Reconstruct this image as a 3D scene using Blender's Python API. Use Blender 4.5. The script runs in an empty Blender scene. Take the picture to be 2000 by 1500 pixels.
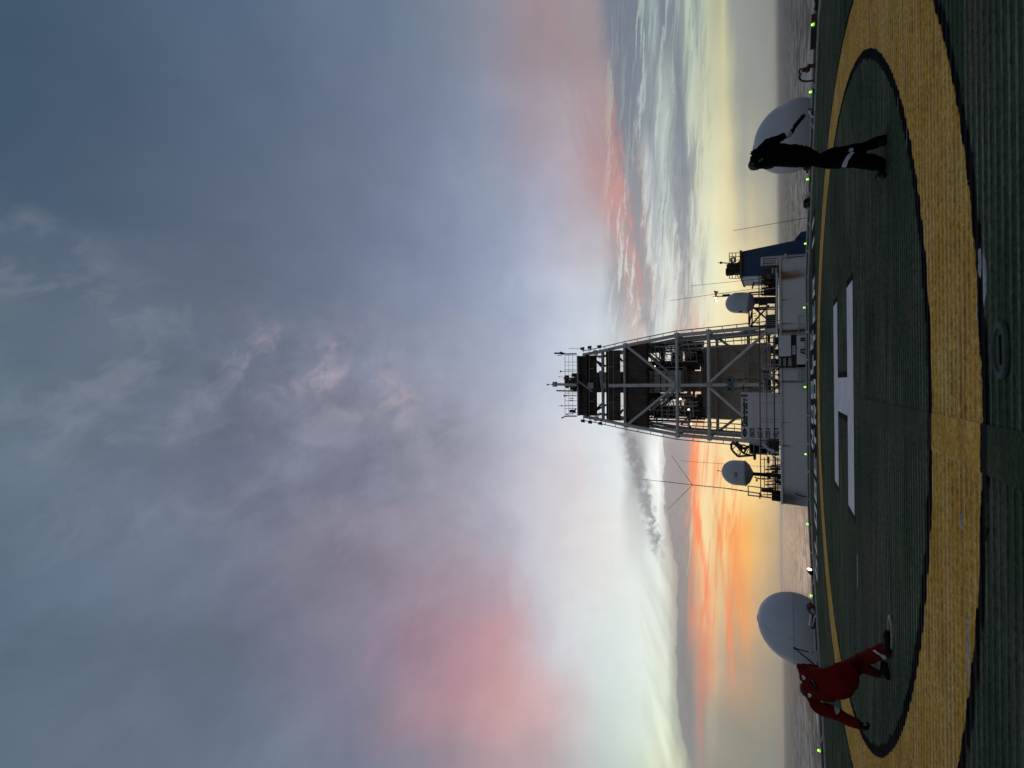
import bpy, bmesh, math, random
from mathutils import Vector, Matrix, noise, Quaternion
from mathutils.bvhtree import BVHTree

random.seed(7)
R = math.radians
sc = bpy.context.scene
COL = sc.collection
PI = math.pi

# ------------------------------------------------------------------ camera
FPX, PITCH, ROLL, CAMZ = 796.9, 0.58114, -0.008964, 1.06

def ray(px, py):
    a, b = 750.0 - py, 1000.0 - px
    c, s = math.cos(ROLL), math.sin(ROLL)
    a, b = c*a - s*b, s*a + c*b
    return Vector((a, FPX*math.cos(PITCH) - b*math.sin(PITCH), FPX*math.sin(PITCH) + b*math.cos(PITCH)))

def at(px, py, Y):
    d = ray(px, py)
    t = Y/d.y
    return Vector((d.x*t, Y, CAMZ + d.z*t))

def ground(px, py, z=0.0):
    d = ray(px, py)
    t = (z - CAMZ)/d.z
    return Vector((d.x*t, d.y*t, z))

def zx(px, Y, py=750):
    return at(px, py, Y).z

cd = bpy.data.cameras.new('camera')
cam = bpy.data.objects.new('camera', cd)
COL.objects.link(cam)
fwd = Vector((0, math.cos(PITCH), math.sin(PITCH)))
up0 = Vector((0, -math.sin(PITCH), math.cos(PITCH)))
rt0 = Vector((1, 0, 0))
c, s = math.cos(ROLL), math.sin(ROLL)
rt = c*rt0 + s*up0
up = -s*rt0 + c*up0
# the phone was held sideways: the picture's right edge points to the deck
X, Y_, Z = -up, rt, -fwd
cam.matrix_world = Matrix(((X.x, Y_.x, Z.x, 0), (X.y, Y_.y, Z.y, 0), (X.z, Y_.z, Z.z, CAMZ), (0, 0, 0, 1)))
cd.sensor_fit = 'HORIZONTAL'
cd.sensor_width = 36.0
cd.lens = 36.0*FPX/2000.0
cd.clip_start = 0.05
cd.clip_end = 400000
sc.camera = cam

# ------------------------------------------------------------------ mesh helpers
class MB:
    def __init__(self):
        self.v, self.f, self.pieces = [], [], []
    def add(self, vs, fs):
        n, nf = len(self.v), len(self.f)
        self.v += [Vector(p) for p in vs]
        self.f += [tuple(n+i for i in q) for q in fs]
        self.pieces.append((n, len(self.v), nf, len(self.f)))
        return self
    def box(self, c, d, rot=None):
        c = Vector(c)
        hx, hy, hz = d[0]/2, d[1]/2, d[2]/2
        vs = [Vector((x, y, z)) for z in (-hz, hz) for y in (-hy, hy) for x in (-hx, hx)]
        if rot is not None:
            vs = [rot @ q for q in vs]
        return self.add([c+q for q in vs], [(0, 2, 3, 1), (4, 5, 7, 6), (0, 1, 5, 4), (2, 6, 7, 3), (0, 4, 6, 2), (1, 3, 7, 5)])
    def span(self, a, b):
        a, b = Vector(a), Vector(b)
        return self.box((a+b)/2, (abs(b.x-a.x), abs(b.y-a.y), abs(b.z-a.z)))
    def tube(self, a, b, r, n=8, r2=None, cap=True):
        a, b = Vector(a), Vector(b)
        r2 = r if r2 is None else r2
        d = b-a
        if d.length < 1e-6:
            return self
        q = d.to_track_quat('Z', 'Y')
        vs = []
        for p, rr in ((a, r), (b, r2)):
            for i in range(n):
                t = 2*PI*i/n
                vs.append(p + q @ Vector((rr*math.cos(t), rr*math.sin(t), 0)))
        fs = [(i, (i+1) % n, n+(i+1) % n, n+i) for i in range(n)]
        if cap:
            fs += [tuple(range(n-1, -1, -1)), tuple(range(n, 2*n))]
        return self.add(vs, fs)
    def bar(self, a, b, w, h=None):
        """square section bar"""
        a, b = Vector(a), Vector(b)
        h = w if h is None else h
        d = b-a
        q = d.to_track_quat('Z', 'Y')
        return self.box((a+b)/2, (w, h, d.length), q.to_matrix())
    def path(self, pts, r, n=6):
        for i in range(len(pts)-1):
            self.tube(pts[i], pts[i+1], r, n)
        return self
    def sphere(self, c, r, nu=16, nv=10, sq=(1, 1, 1), rot=None):
        c = Vector(c)
        vs = []
        for j in range(1, nv):
            t = PI*j/nv
            for i in range(nu):
                p = 2*PI*i/nu
                vs.append(Vector((r*sq[0]*math.sin(t)*math.cos(p), r*sq[1]*math.sin(t)*math.sin(p), r*sq[2]*math.cos(t))))
        vs += [Vector((0, 0, r*sq[2])), Vector((0, 0, -r*sq[2]))]
        if rot is not None:
            vs = [rot @ q for q in vs]
        fs = []
        for j in range(nv-2):
            for i in range(nu):
                k = (i+1) % nu
                fs.append((j*nu+i, (j+1)*nu+i, (j+1)*nu+k, j*nu+k))
        T, B = len(vs)-2, len(vs)-1
        for i in range(nu):
            k = (i+1) % nu
            fs.append((T, i, k))
            fs.append((B, (nv-2)*nu+k, (nv-2)*nu+i))
        return self.add([c+q for q in vs], fs)
    def lathe(self, prof, c, n=32, rot=None):
        c = Vector(c)
        vs = []
        for r, z in prof:
            for i in range(n):
                t = 2*PI*i/n
                vs.append(Vector((r*math.cos(t), r*math.sin(t), z)))
        if rot is not None:
            vs = [rot @ q for q in vs]
        fs = []
        for j in range(len(prof)-1):
            for i in range(n):
                k = (i+1) % n
                fs.append((j*n+i, j*n+k, (j+1)*n+k, (j+1)*n+i))
        return self.add([c+q for q in vs], fs)
    def prism(self, poly, d):
        """poly: list of 3d points, extruded by vector d"""
        d = Vector(d)
        n = len(poly)
        vs = [Vector(q) for q in poly] + [Vector(q)+d for q in poly]
        fs = [tuple(range(n-1, -1, -1)), tuple(range(n, 2*n))]
        fs += [(i, (i+1) % n, n+(i+1) % n, n+i) for i in range(n)]
        return self.add(vs, fs)
    def torus(self, c, Rr, r, rot=None, n=24, m=8, sq=(1, 1)):
        c = Vector(c)
        vs = []
        for i in range(n):
            t = 2*PI*i/n
            for j in range(m):
                p = 2*PI*j/m
                q = Vector(((Rr+r*math.cos(p))*math.cos(t)*sq[0], (Rr+r*math.cos(p))*math.sin(t)*sq[1], r*math.sin(p)))
                vs.append(rot @ q if rot is not None else q)
        fs = [(i*m+j, ((i+1) % n)*m+j, ((i+1) % n)*m+(j+1) % m, i*m+(j+1) % m) for i in range(n) for j in range(m)]
        return self.add([c+q for q in vs], fs)
    def corrugated(self, x0, x1, y, z0, z1, pitch=0.35, depth=0.08, thick=0.03):
        """panel in the XZ plane with vertical corrugations"""
        n = max(2, int(abs(x1-x0)/(pitch/2)))
        vs = []
        for i in range(n+1):
            x = x0+(x1-x0)*i/n
            o = depth*(1 if i % 2 else 0)
            vs += [(x, y+o, z0), (x, y+o, z1), (x, y+o+thick, z0), (x, y+o+thick, z1)]
        fs = []
        for i in range(n):
            a, b = 4*i, 4*(i+1)
            fs += [(a, b, b+1, a+1), (a+2, a+3, b+3, b+2), (a+1, b+1, b+3, a+3), (a, a+2, b+2, b)]
        return self.add(vs, fs)

WORLD = {}

def mesh_of(name, mb, origin=Vector((0, 0, 0)), smooth=False):
    me = bpy.data.meshes.new(name)
    me.from_pydata([q-origin for q in mb.v], [], mb.f)
    bm = bmesh.new()
    bm.from_mesh(me)
    bmesh.ops.recalc_face_normals(bm, faces=bm.faces)
    bm.to_mesh(me)
    bm.free()
    if smooth:
        for q in me.polygons:
            q.use_smooth = True
        try:
            me.set_sharp_from_angle(angle=R(40))
        except Exception:
            pass
    return me

def link(name, me, mat, parent=None):
    if mat is not None:
        me.materials.clear()
        me.materials.append(mat)
    o = bpy.data.objects.new(name, me)
    COL.objects.link(o)
    if parent is not None:
        o.parent = parent
        WORLD[o.name] = WORLD[parent.name].copy()
    else:
        WORLD[o.name] = Vector((0, 0, 0))
    return o

def obj(name, mb, mat, parent=None, smooth=False):
    org = WORLD[parent.name] if parent is not None else Vector((0, 0, 0))
    return link(name, mesh_of(name, mb, org, smooth), mat, parent)

def objs(name, mb, mat, parent, smooth=False):
    """one object for every primitive collected in mb"""
    out = []
    for (v0, v1, f0, f1) in mb.pieces:
        q = MB()
        q.v = mb.v[v0:v1]
        q.f = [tuple(i-v0 for i in fc) for fc in mb.f[f0:f1]]
        out.append(obj(name, q, mat, parent, smooth))
    return out

def tag(o, label=None, cat=None, group=None, kind=None):
    if label: o['label'] = label
    if cat: o['category'] = cat
    if group: o['group'] = group
    if kind: o['kind'] = kind
    return o

def thing(name, label, cat, loc, group=None):
    o = bpy.data.objects.new(name, None)
    COL.objects.link(o)
    o.location = loc
    o.empty_display_size = 0.2
    WORLD[o.name] = Vector(loc)
    return tag(o, label, cat, group)

def copy_tree(o, parent=None):
    n = o.copy()
    COL.objects.link(n)
    if parent is not None:
        n.parent = parent
    for ch in list(o.children):
        copy_tree(ch, n)
    return n

def text_mesh(body, size=1.0, offset=0.0, extrude=0.0, sx=1.0):
    cu = bpy.data.curves.new('lettering', 'FONT')
    cu.body = body
    cu.size = size
    cu.offset = offset
    cu.extrude = extrude
    o = bpy.data.objects.new('lettering', cu)
    COL.objects.link(o)
    dg = bpy.context.evaluated_depsgraph_get()
    me = bpy.data.meshes.new_from_object(o.evaluated_get(dg))
    bpy.data.objects.remove(o)
    bpy.data.curves.remove(cu)
    for q in me.vertices:
        q.co.x *= sx
    return me

# ------------------------------------------------------------------ node helpers
class NT:
    def __init__(self, tree):
        self.t = tree
        self.n = tree.nodes
        self.l = tree.links
    def new(self, typ, **kw):
        q = self.n.new(typ)
        for k, v in kw.items():
            setattr(q, k, v)
        return q
    def set(self, sock, v):
        if isinstance(v, (int, float)):
            sock.default_value = v
        elif isinstance(v, (tuple, list)):
            if len(v) == 3 and sock.type == 'RGBA':
                v = tuple(v)+(1.0,)
            sock.default_value = v
        else:
            self.l.new(v, sock)
    def math(self, op, a, b=0.0, c=0.0, clamp=False):
        q = self.new('ShaderNodeMath', operation=op, use_clamp=clamp)
        self.set(q.inputs[0], a)
        self.set(q.inputs[1], b)
        self.set(q.inputs[2], c)
        return q.outputs[0]
    def add(self, a, b): return self.math('ADD', a, b)
    def sub(self, a, b): return self.math('SUBTRACT', a, b)
    def mul(self, a, b): return self.math('MULTIPLY', a, b)
    def div(self, a, b): return self.math('DIVIDE', a, b)
    def mn(self, a, b): return self.math('MINIMUM', a, b)
    def mx(self, a, b): return self.math('MAXIMUM', a, b)
    def sstep(self, x, a, b):
        q = self.new('ShaderNodeMapRange', interpolation_type='SMOOTHSTEP')
        self.set(q.inputs[0], x)
        q.inputs[1].default_value = a
        q.inputs[2].default_value = b
        q.inputs[3].default_value = 0.0
        q.inputs[4].default_value = 1.0
        return q.outputs[0]
    def lin(self, x, a, b, c=0.0, d=1.0):
        q = self.new('ShaderNodeMapRange')
        self.set(q.inputs[0], x)
        for i, v in ((1, a), (2, b), (3, c), (4, d)):
            q.inputs[i].default_value = v
        return q.outputs[0]
    def bump_band(self, x, a, b, soft):
        return self.mul(self.sstep(x, a-soft, a+soft), self.sub(1.0, self.sstep(x, b-soft, b+soft)))
    def gauss(self, x, c, w):
        d = self.div(self.sub(x, c), w)
        return self.math('EXPONENT', self.mul(self.mul(d, d), -1.0))
    def comb(self, x=0.0, y=0.0, z=0.0):
        q = self.new('ShaderNodeCombineXYZ')
        self.set(q.inputs[0], x); self.set(q.inputs[1], y); self.set(q.inputs[2], z)
        return q.outputs[0]
    def sep(self, v):
        q = self.new('ShaderNodeSeparateXYZ')
        self.set(q.inputs[0], v)
        return q.outputs
    def noise(self, vec, scale=1.0, detail=4.0, rough=0.55, dist=0.0, color=False):
        q = self.new('ShaderNodeTexNoise', noise_dimensions='3D')
        self.set(q.inputs['Vector'], vec)
        q.inputs['Scale'].default_value = scale
        q.inputs['Detail'].default_value = detail
        q.inputs['Roughness'].default_value = rough
        q.inputs['Distortion'].default_value = dist
        return q.outputs['Color'] if color else q.outputs['Fac']
    def mix(self, f, a, b, mode='MIX'):
        q = self.new('ShaderNodeMix', data_type='RGBA', blend_type=mode, clamp_factor=True)
        self.set(q.inputs[0], f)
        self.set(q.inputs[6], a)
        self.set(q.inputs[7], b)
        return q.outputs[2]
    def ramp(self, f, stops, interp='LINEAR'):
        q = self.new('ShaderNodeValToRGB')
        cr = q.color_ramp
        cr.interpolation = interp
        while len(cr.elements) > 1:
            cr.elements.remove(cr.elements[-1])
        cr.elements[0].position = stops[0][0]
        cr.elements[0].color = tuple(stops[0][1])+(1.0,)
        for p, col in stops[1:]:
            e = cr.elements.new(p)
            e.color = tuple(col)+(1.0,)
        self.set(q.inputs[0], f)
        return q.outputs[0]

def s2l(c):
    def g(x):
        x = x/255.0
        return x/12.92 if x <= 0.04045 else ((x+0.055)/1.055)**2.4
    return tuple(g(x) for x in c)

def material(name, col, rough=0.6, metal=0.0, var=0.25, scale=3.0, rust=0.0, bump=0.0, emit=None, spec=0.35, stretch=(1, 1, 1), rust_col=(0.10, 0.035, 0.012)):
    m = bpy.data.materials.new(name)
    m.use_nodes = True
    t = NT(m.node_tree)
    b = m.node_tree.nodes['Principled BSDF']
    tc = t.new('ShaderNodeTexCoord').outputs['Object']
    mp = t.new('ShaderNodeMapping')
    t.l.new(tc, mp.inputs[0])
    mp.inputs['Scale'].default_value = stretch
    v = mp.outputs[0]
    n = t.noise(v, scale, 6.0, 0.6)
    k = t.lin(n, 0.3, 0.7, 1.0-var, 1.0+var)
    base = t.mix(1.0, tuple(col), t.comb(k, k, k), 'MULTIPLY')
    if rust > 0:
        r1 = t.noise(v, scale*2.3, 8.0, 0.68)
        fac = t.sstep(r1, 0.62-0.22*rust, 0.70-0.12*rust)
        base = t.mix(fac, base, rust_col)
    t.l.new(base, b.inputs['Base Color'])
    t.l.new(t.lin(n, 0.3, 0.7, max(0.05, rough-0.12), min(1.0, rough+0.12)), b.inputs['Roughness'])
    b.inputs['Metallic'].default_value = metal
    if spec is not None:
        b.inputs['Specular IOR Level'].default_value = spec
    if bump:
        bp = t.new('ShaderNodeBump')
        bp.inputs['Strength'].default_value = bump
        bp.inputs['Distance'].default_value = 0.02
        t.l.new(t.noise(v, scale*6, 6.0, 0.6), bp.inputs['Height'])
        t.l.new(bp.outputs[0], b.inputs['Normal'])
    if emit:
        b.inputs['Emission Color'].default_value = tuple(emit[0])+(1.0,)
        b.inputs['Emission Strength'].default_value = emit[1]
    return m
# ------------------------------------------------------------------ sky
SUN_AZ, SUN_EL = R(-18.0), R(2.0)
world = bpy.data.worlds.new('World')
sc.world = world
world.use_nodes = True
W = NT(world.node_tree)
for q in list(W.n):
    W.n.remove(q)

XS_LOW = (0, 150, 300, 450, 600, 720, 820, 900, 960, 1020)
ROWS = {
 75: [(0,(67,87,109)),(200,(71,92,114)),(400,(83,102,125)),(600,(98,112,136)),(750,(108,124,145)),(870,(122,134,150)),(950,(140,141,154)),(1030,(150,138,148)),
      (1080,(152,140,150)),(1126,(153,145,150)),(1160,(158,147,150)),(1176,(145,142,152)),(1188,(118,126,140)),(1220,(114,124,137)),(1258,(120,129,141)),(1274,(168,184,180)),(1292,(124,133,144)),(1322,(128,138,144)),(1334,(172,188,174)),(1355,(184,200,176)),(1364,(138,150,150)),(1378,(190,194,165)),(1400,(172,175,152)),(1413,(196,196,156)),(1426,(150,154,150)),(1470,(142,146,142)),(1520,(138,142,138))],
 225:[(0,(66,86,108)),(200,(70,90,112)),(400,(84,101,122)),(600,(101,112,134)),(800,(114,128,151)),(900,(126,138,159)),(960,(140,146,166)),(1030,(160,149,161)),
      (1080,(166,156,166)),(1126,(170,162,170)),(1160,(174,158,162)),(1180,(180,146,146)),(1198,(186,142,136)),(1206,(146,132,138)),(1214,(128,135,147)),(1244,(126,133,146)),(1256,(178,190,189)),(1266,(128,137,148)),(1284,(150,162,165)),(1300,(205,216,206)),(1318,(165,174,170)),(1328,(138,146,151)),(1342,(150,158,155)),(1350,(206,212,188)),(1378,(205,207,178)),(1410,(212,206,170)),(1425,(212,204,158)),(1433,(160,160,154)),(1460,(151,153,148)),(1520,(145,148,140))],
 375:[(0,(68,88,108)),(200,(74,92,112)),(400,(86,101,122)),(600,(101,111,132)),(800,(118,131,154)),(900,(134,146,169)),(1000,(153,162,181)),(1040,(166,166,186)),
      (1080,(175,172,190)),(1110,(186,170,180)),(1140,(165,155,165)),(1170,(176,156,160)),(1192,(190,157,154)),(1204,(208,150,140)),(1216,(186,153,150)),(1232,(154,157,164)),(1250,(194,172,162)),(1264,(206,213,210)),(1284,(165,173,178)),(1294,(198,208,203)),(1306,(150,158,163)),(1335,(140,148,152)),(1350,(150,156,155)),(1362,(205,208,182)),(1380,(224,224,190)),(1405,(228,224,184)),(1428,(220,208,164)),(1440,(194,190,160)),(1455,(162,166,158)),(1468,(188,180,154)),(1480,(166,168,154)),(1520,(160,160,148))],
 545:[(0,(92,110,126)),(150,(95,112,126)),(260,(83,97,116)),(400,(94,106,124)),(500,(100,109,128)),(600,(104,114,136)),(800,(120,134,158)),(900,(140,150,175)),(1000,(162,174,198)),
      (1080,(190,195,212)),(1130,(196,201,212)),(1172,(196,201,209)),(1192,(164,168,175)),(1214,(150,152,160)),(1234,(196,164,158)),(1254,(204,166,160)),(1274,(180,182,184)),(1292,(200,208,205)),(1310,(226,229,216)),(1324,(172,166,168)),(1340,(204,204,194)),(1354,(200,200,192)),(1376,(226,229,206)),(1400,(240,236,200)),(1430,(246,233,186)),(1460,(236,216,166)),(1490,(221,201,160)),(1520,(192,182,152))],
 750:[(0,(100,116,130)),(200,(106,116,132)),(400,(104,114,130)),(600,(112,119,136)),(700,(128,130,146)),(740,(138,138,152)),(800,(134,140,158)),(900,(160,162,178)),(1000,(170,179,197)),
      (1080,(193,203,219)),(1150,(209,219,228)),(1200,(221,229,234)),(1240,(200,200,200)),(1290,(228,232,228)),(1330,(210,190,178)),(1360,(235,185,150)),(1390,(248,228,185)),(1440,(250,232,180)),(1480,(242,215,158)),(1520,(198,178,145))],
 925:[(0,(96,114,130)),(300,(106,116,134)),(500,(110,114,134)),(700,(126,130,148)),(800,(138,140,156)),(900,(156,156,170)),(1000,(187,187,199)),
      (1080,(212,206,213)),(1126,(219,212,216)),(1160,(219,223,227)),(1205,(232,238,239)),(1224,(208,210,211)),(1236,(152,150,152)),(1252,(160,160,162)),(1264,(225,228,228)),(1278,(250,253,250)),(1294,(246,247,243)),(1302,(180,170,168)),(1322,(172,162,158)),(1340,(192,170,160)),(1349,(235,170,140)),(1357,(253,168,122)),(1368,(251,206,156)),(1385,(253,226,176)),(1402,(248,205,150)),(1412,(252,222,160)),(1440,(251,226,162)),(1470,(250,218,146)),(1500,(234,199,140)),(1520,(200,176,142))],
 1075:[(0,(94,112,128)),(300,(104,118,134)),(500,(112,118,136)),(650,(132,128,144)),(760,(153,138,151)),(850,(163,148,160)),(950,(169,166,181)),(1030,(196,193,206)),
      (1080,(215,216,221)),(1126,(221,216,216)),(1180,(229,223,219)),(1230,(233,237,232)),(1250,(222,228,224)),(1270,(218,223,219)),(1290,(236,241,233)),(1302,(200,196,186)),(1314,(170,160,151)),(1336,(194,174,160)),(1350,(248,165,122)),(1360,(253,176,122)),(1374,(253,233,176)),(1388,(246,218,160)),(1398,(222,190,136)),(1412,(251,208,138)),(1426,(250,165,100)),(1444,(252,168,90)),(1458,(252,176,90)),(1468,(240,186,112)),(1490,(220,181,126)),(1520,(190,166,132))],
 1225:[(0,(88,106,124)),(300,(98,112,130)),(500,(108,116,134)),(650,(120,120,138)),(780,(145,130,146)),(860,(166,135,150)),(920,(184,144,153)),(970,(194,154,160)),(1005,(188,172,180)),(1040,(196,192,202)),
      (1080,(206,211,219)),(1126,(216,222,226)),(1200,(223,231,227)),(1260,(233,241,233)),(1284,(218,223,212)),(1306,(220,226,210)),(1316,(178,175,168)),(1330,(163,156,150)),(1352,(176,158,146)),(1366,(200,155,132)),(1380,(253,148,108)),(1391,(250,168,118)),(1399,(228,196,150)),(1410,(205,178,142)),(1421,(228,160,120)),(1430,(208,164,126)),(1448,(210,165,128)),(1460,(226,165,118)),(1470,(205,165,130)),(1495,(178,160,134)),(1520,(164,152,130))],
 1400:[(0,(92,110,126)),(250,(106,124,138)),(400,(104,118,136)),(600,(112,122,142)),(720,(130,126,144)),(800,(152,132,146)),(880,(178,142,151)),(960,(198,157,160)),(1030,(204,168,169)),
      (1080,(214,180,180)),(1112,(208,192,192)),(1150,(200,212,210)),(1200,(205,219,213)),(1260,(216,229,216)),(1295,(226,236,216)),(1313,(221,229,206)),(1321,(168,172,162)),(1340,(145,145,142)),(1360,(145,143,140)),(1368,(222,138,118)),(1375,(158,150,141)),(1390,(182,174,152)),(1405,(165,158,145)),(1430,(155,148,135)),(1470,(150,145,132)),(1500,(148,142,130)),(1520,(140,140,130))],
 1520:[(0,(96,112,128)),(300,(105,122,136)),(600,(112,124,144)),(800,(132,132,148)),(900,(152,140,150)),(1000,(172,152,158)),(1040,(176,160,165)),
      (1080,(176,165,170)),(1120,(186,186,189)),(1200,(192,208,200)),(1260,(206,216,196)),(1290,(215,221,191)),(1320,(208,213,182)),(1335,(226,229,196)),(1346,(162,167,157)),(1360,(146,149,146)),(1400,(145,142,132)),(1470,(139,138,128)),(1520,(130,132,125))],
}
YS = sorted(ROWS)

def row_col(y, x):
    r = ROWS[y]
    if x <= r[0][0]: return r[0][1]
    for (a, ca), (b, cb) in zip(r, r[1:]):
        if x <= b:
            t = (x-a)/(b-a)
            return tuple(ca[i]+(cb[i]-ca[i])*t for i in range(3))
    return r[-1][1]

def table(x, y):
    y = min(max(y, YS[0]), YS[-1])
    for a, b in zip(YS, YS[1:]):
        if y <= b:
            t = (y-a)/(b-a)
            ca, cb = row_col(a, x), row_col(b, x)
            return tuple(ca[i]+(cb[i]-ca[i])*t for i in range(3))

def gfun(b):
    return b*0.5 + 12.0*math.log(1.0+max(b, -4.0)/5.0)
GMIN, GMAX = gfun(-1.5), gfun(85.0)

tc = W.new('ShaderNodeTexCoord').outputs['Generated']
dx, dy, dz = W.sep(tc)
hyp = W.math('SQRT', W.add(W.add(W.mul(dy, dy), W.mul(dz, dz)), 1e-6))
u0 = W.div(dx, hyp)
bdeg = W.mul(W.math('ARCTAN2', dz, dy), 180.0/PI)
adeg = W.mul(W.math('ARCTANGENT', u0), 180.0/PI)
bcl = W.mx(bdeg, -3.5)
g0 = W.add(W.mul(bcl, 0.5), W.mul(W.math('LOGARITHM', W.add(1.0, W.div(bcl, 5.0)), math.e), 12.0))
P = W.comb(adeg, g0, 0.0)
Pst = W.comb(W.mul(adeg, 0.33), g0, 3.0)          # stretched along the horizon
hi = W.sstep(bdeg, 6.0, 34.0)
n1 = W.sep(W.noise(P, 0.07, 5.0, 0.55, 0.3, color=True))
n2 = W.sep(W.noise(Pst, 0.35, 6.0, 0.62, 0.2, color=True))
wu = W.mul(W.sub(n1[0], 0.5), W.add(0.10, W.mul(hi, 0.16)))
wg = W.add(W.mul(W.sub(n1[1], 0.5), W.add(0.9, W.mul(hi, 6.5))), W.mul(W.sub(n2[1], 0.5), 2.2))
low = W.sstep(bdeg, 1.2, 4.5)
u = W.add(u0, wu)
g = W.add(g0, W.mul(wg, low))
fac = W.div(W.sub(g, GMIN), GMAX-GMIN)

UC = [-0.93, -0.78, -0.62, -0.47, -0.33, -0.20, -0.06, 0.10, 0.22, 0.34, 0.48, 0.64, 0.82, 0.94]
XSAMP = [1525, 1500, 1482, 1470, 1458, 1445, 1432, 1420, 1410, 1400, 1390, 1380, 1369, 1359, 1350, 1338, 1325, 1313, 1300, 1285, 1268, 1250, 1230, 1205, 1170, 1120, 1040, 960, 860, 700, 450, 0]
colr = None
for i, uc in enumerate(UC):
    stops = []
    for x in XSAMP:
        b = 33.3-math.degrees(math.atan((x-1000)/FPX))
        y = 750-uc*math.hypot(FPX, x-1000)
        stops.append(((gfun(b)-GMIN)/(GMAX-GMIN), s2l(table(x+(y-750)*0.009, y))))
    r_ = W.ramp(fac, stops)
    if colr is None:
        colr = r_
    else:
        colr = W.mix(W.sstep(u, UC[i-1], uc), colr, r_)

# --- cloud texture on top of the broad colours
def lighten(c, f, amt):
    k = W.add(1.0, W.mul(f, amt))
    return W.mix(1.0, c, W.comb(k, k, k), 'MULTIPLY')
# soft mottled high cloud, left of the tower and overhead
hiL = W.mul(W.sstep(bdeg, 24.0, 50.0), W.sub(1.0, W.sstep(u0, 0.0, 0.22)))
m1 = W.noise(W.comb(adeg, W.mul(bdeg, 0.8), 11.0), 0.10, 8.0, 0.58, 0.6)
m1b = W.noise(W.comb(W.add(adeg, W.mul(bdeg, 0.5)), W.mul(bdeg, 0.5), 4.0), 0.06, 5.0, 0.5, 0.4)
mm = W.add(W.mul(W.sub(m1, 0.5), 0.75), W.mul(W.sub(m1b, 0.5), 0.7))
colr = lighten(colr, W.mul(mm, hiL), 0.62)
# finer ragged scud near the belt above the tower (az -5..+8, el 40..60)
cl = W.mul(W.gauss(adeg, 2.0, 9.0), W.gauss(bdeg, 60.0, 16.0))
m2 = W.noise(W.comb(adeg, bdeg, 21.0), 0.20, 9.0, 0.62, 0.15)
colr = lighten(colr, W.mul(W.sub(m2, 0.47), cl), 0.9)
# broken, wispy altocumulus left of a diagonal running up from the tower head
dd = W.sub(adeg, W.add(-1.4, W.mul(W.sub(bdeg, 47.4), 0.42)))
dwob = W.add(dd, W.mul(W.sub(n1[2], 0.5), 14.0))
inside = W.mul(W.sub(1.0, W.sstep(dwob, -1.5, 3.5)), W.mul(W.sstep(bdeg, 34.0, 46.0), W.sstep(dd, -40.0, -6.0)))
q1 = W.comb(W.add(adeg, W.mul(bdeg, 0.45)), W.sub(W.mul(bdeg, 0.75), W.mul(adeg, 0.25)), 41.0)
wv = W.noise(q1, 0.13, 3.0, 0.5, color=True)
qd = W.new('ShaderNodeVectorMath', operation='MULTIPLY_ADD')
W.l.new(wv, qd.inputs[0]); qd.inputs[1].default_value = (9.0, 9.0, 0.0); W.l.new(q1, qd.inputs[2])
wn = W.noise(qd.outputs[0], 0.19, 10.0, 0.59)
wisp = W.sstep(wn, 0.46, 0.70)
gap = W.sub(1.0, W.sstep(wn, 0.30, 0.47))
colr = W.mix(W.mul(W.mul(wisp, inside), 0.25), colr, s2l((164, 166, 180)))
colr = W.mix(W.mul(W.mul(gap, inside), 0.24), colr, s2l((90, 100, 122)))
rimw = W.mul(W.mul(W.gauss(dwob, -1.0, 3.0), wisp), W.mul(W.sstep(bdeg, 42.0, 48.0), W.sub(1.0, W.sstep(bdeg, 62.0, 74.0))))
colr = W.mix(W.mul(rimw, 0.42), colr, s2l((196, 176, 186)))
# long diagonal pink veil, right
pl_ = W.sub(bdeg, W.add(16.0, W.mul(W.sub(adeg, 15.4), 0.40)))
pn = W.noise(W.comb(W.mul(adeg, 0.16), W.mul(pl_, 1.0), 51.0), 0.55, 7.0, 0.55, 0.3)
wid = W.add(1.3, W.mul(W.sstep(adeg, 14.0, 42.0), 3.2))
veil = W.mul(W.math('EXPONENT', W.mul(W.math('POWER', W.math('ABSOLUTE', W.div(pl_, wid)), 2.0), -1.0)), W.mul(W.sstep(adeg, 9.0, 16.0), W.sstep(pn, 0.30, 0.62)))
colr = W.mix(W.mul(veil, 0.62), colr, W.mix(W.sstep(adeg, 34.0, 20.0), s2l((164, 143, 149)), s2l((208, 154, 148))))
# general softness
m3 = W.noise(P, 0.16, 8.0, 0.62, 0.2)
colr = lighten(colr, W.sub(m3, 0.5), 0.22)
# bright ragged streaks between grey bands, right of the tower
rgt = W.mul(W.sstep(u0, 0.06, 0.16), W.bump_band(bdeg, 7.6, 19.5, 1.6))
n_s = W.noise(W.comb(W.mul(adeg, 0.10), W.add(W.add(g0, W.mul(adeg, 0.10)), W.mul(n2[0], 2.0)), 7.0), 1.05, 11.0, 0.68, 0.6)
st = W.sstep(n_s, 0.525, 0.595)
dk = W.sub(1.0, W.sstep(n_s, 0.38, 0.49))
glow = W.sstep(u0, 0.95, 0.0)
pale = W.mix(glow, s2l((176, 193, 188)), s2l((228, 233, 226)))
gry = W.mix(glow, s2l((120, 129, 142)), s2l((156, 158, 164)))
colr = W.mix(W.mul(W.mul(st, rgt), 0.66), colr, pale)
colr = W.mix(W.mul(W.mul(dk, rgt), 0.60), colr, gry)
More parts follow.
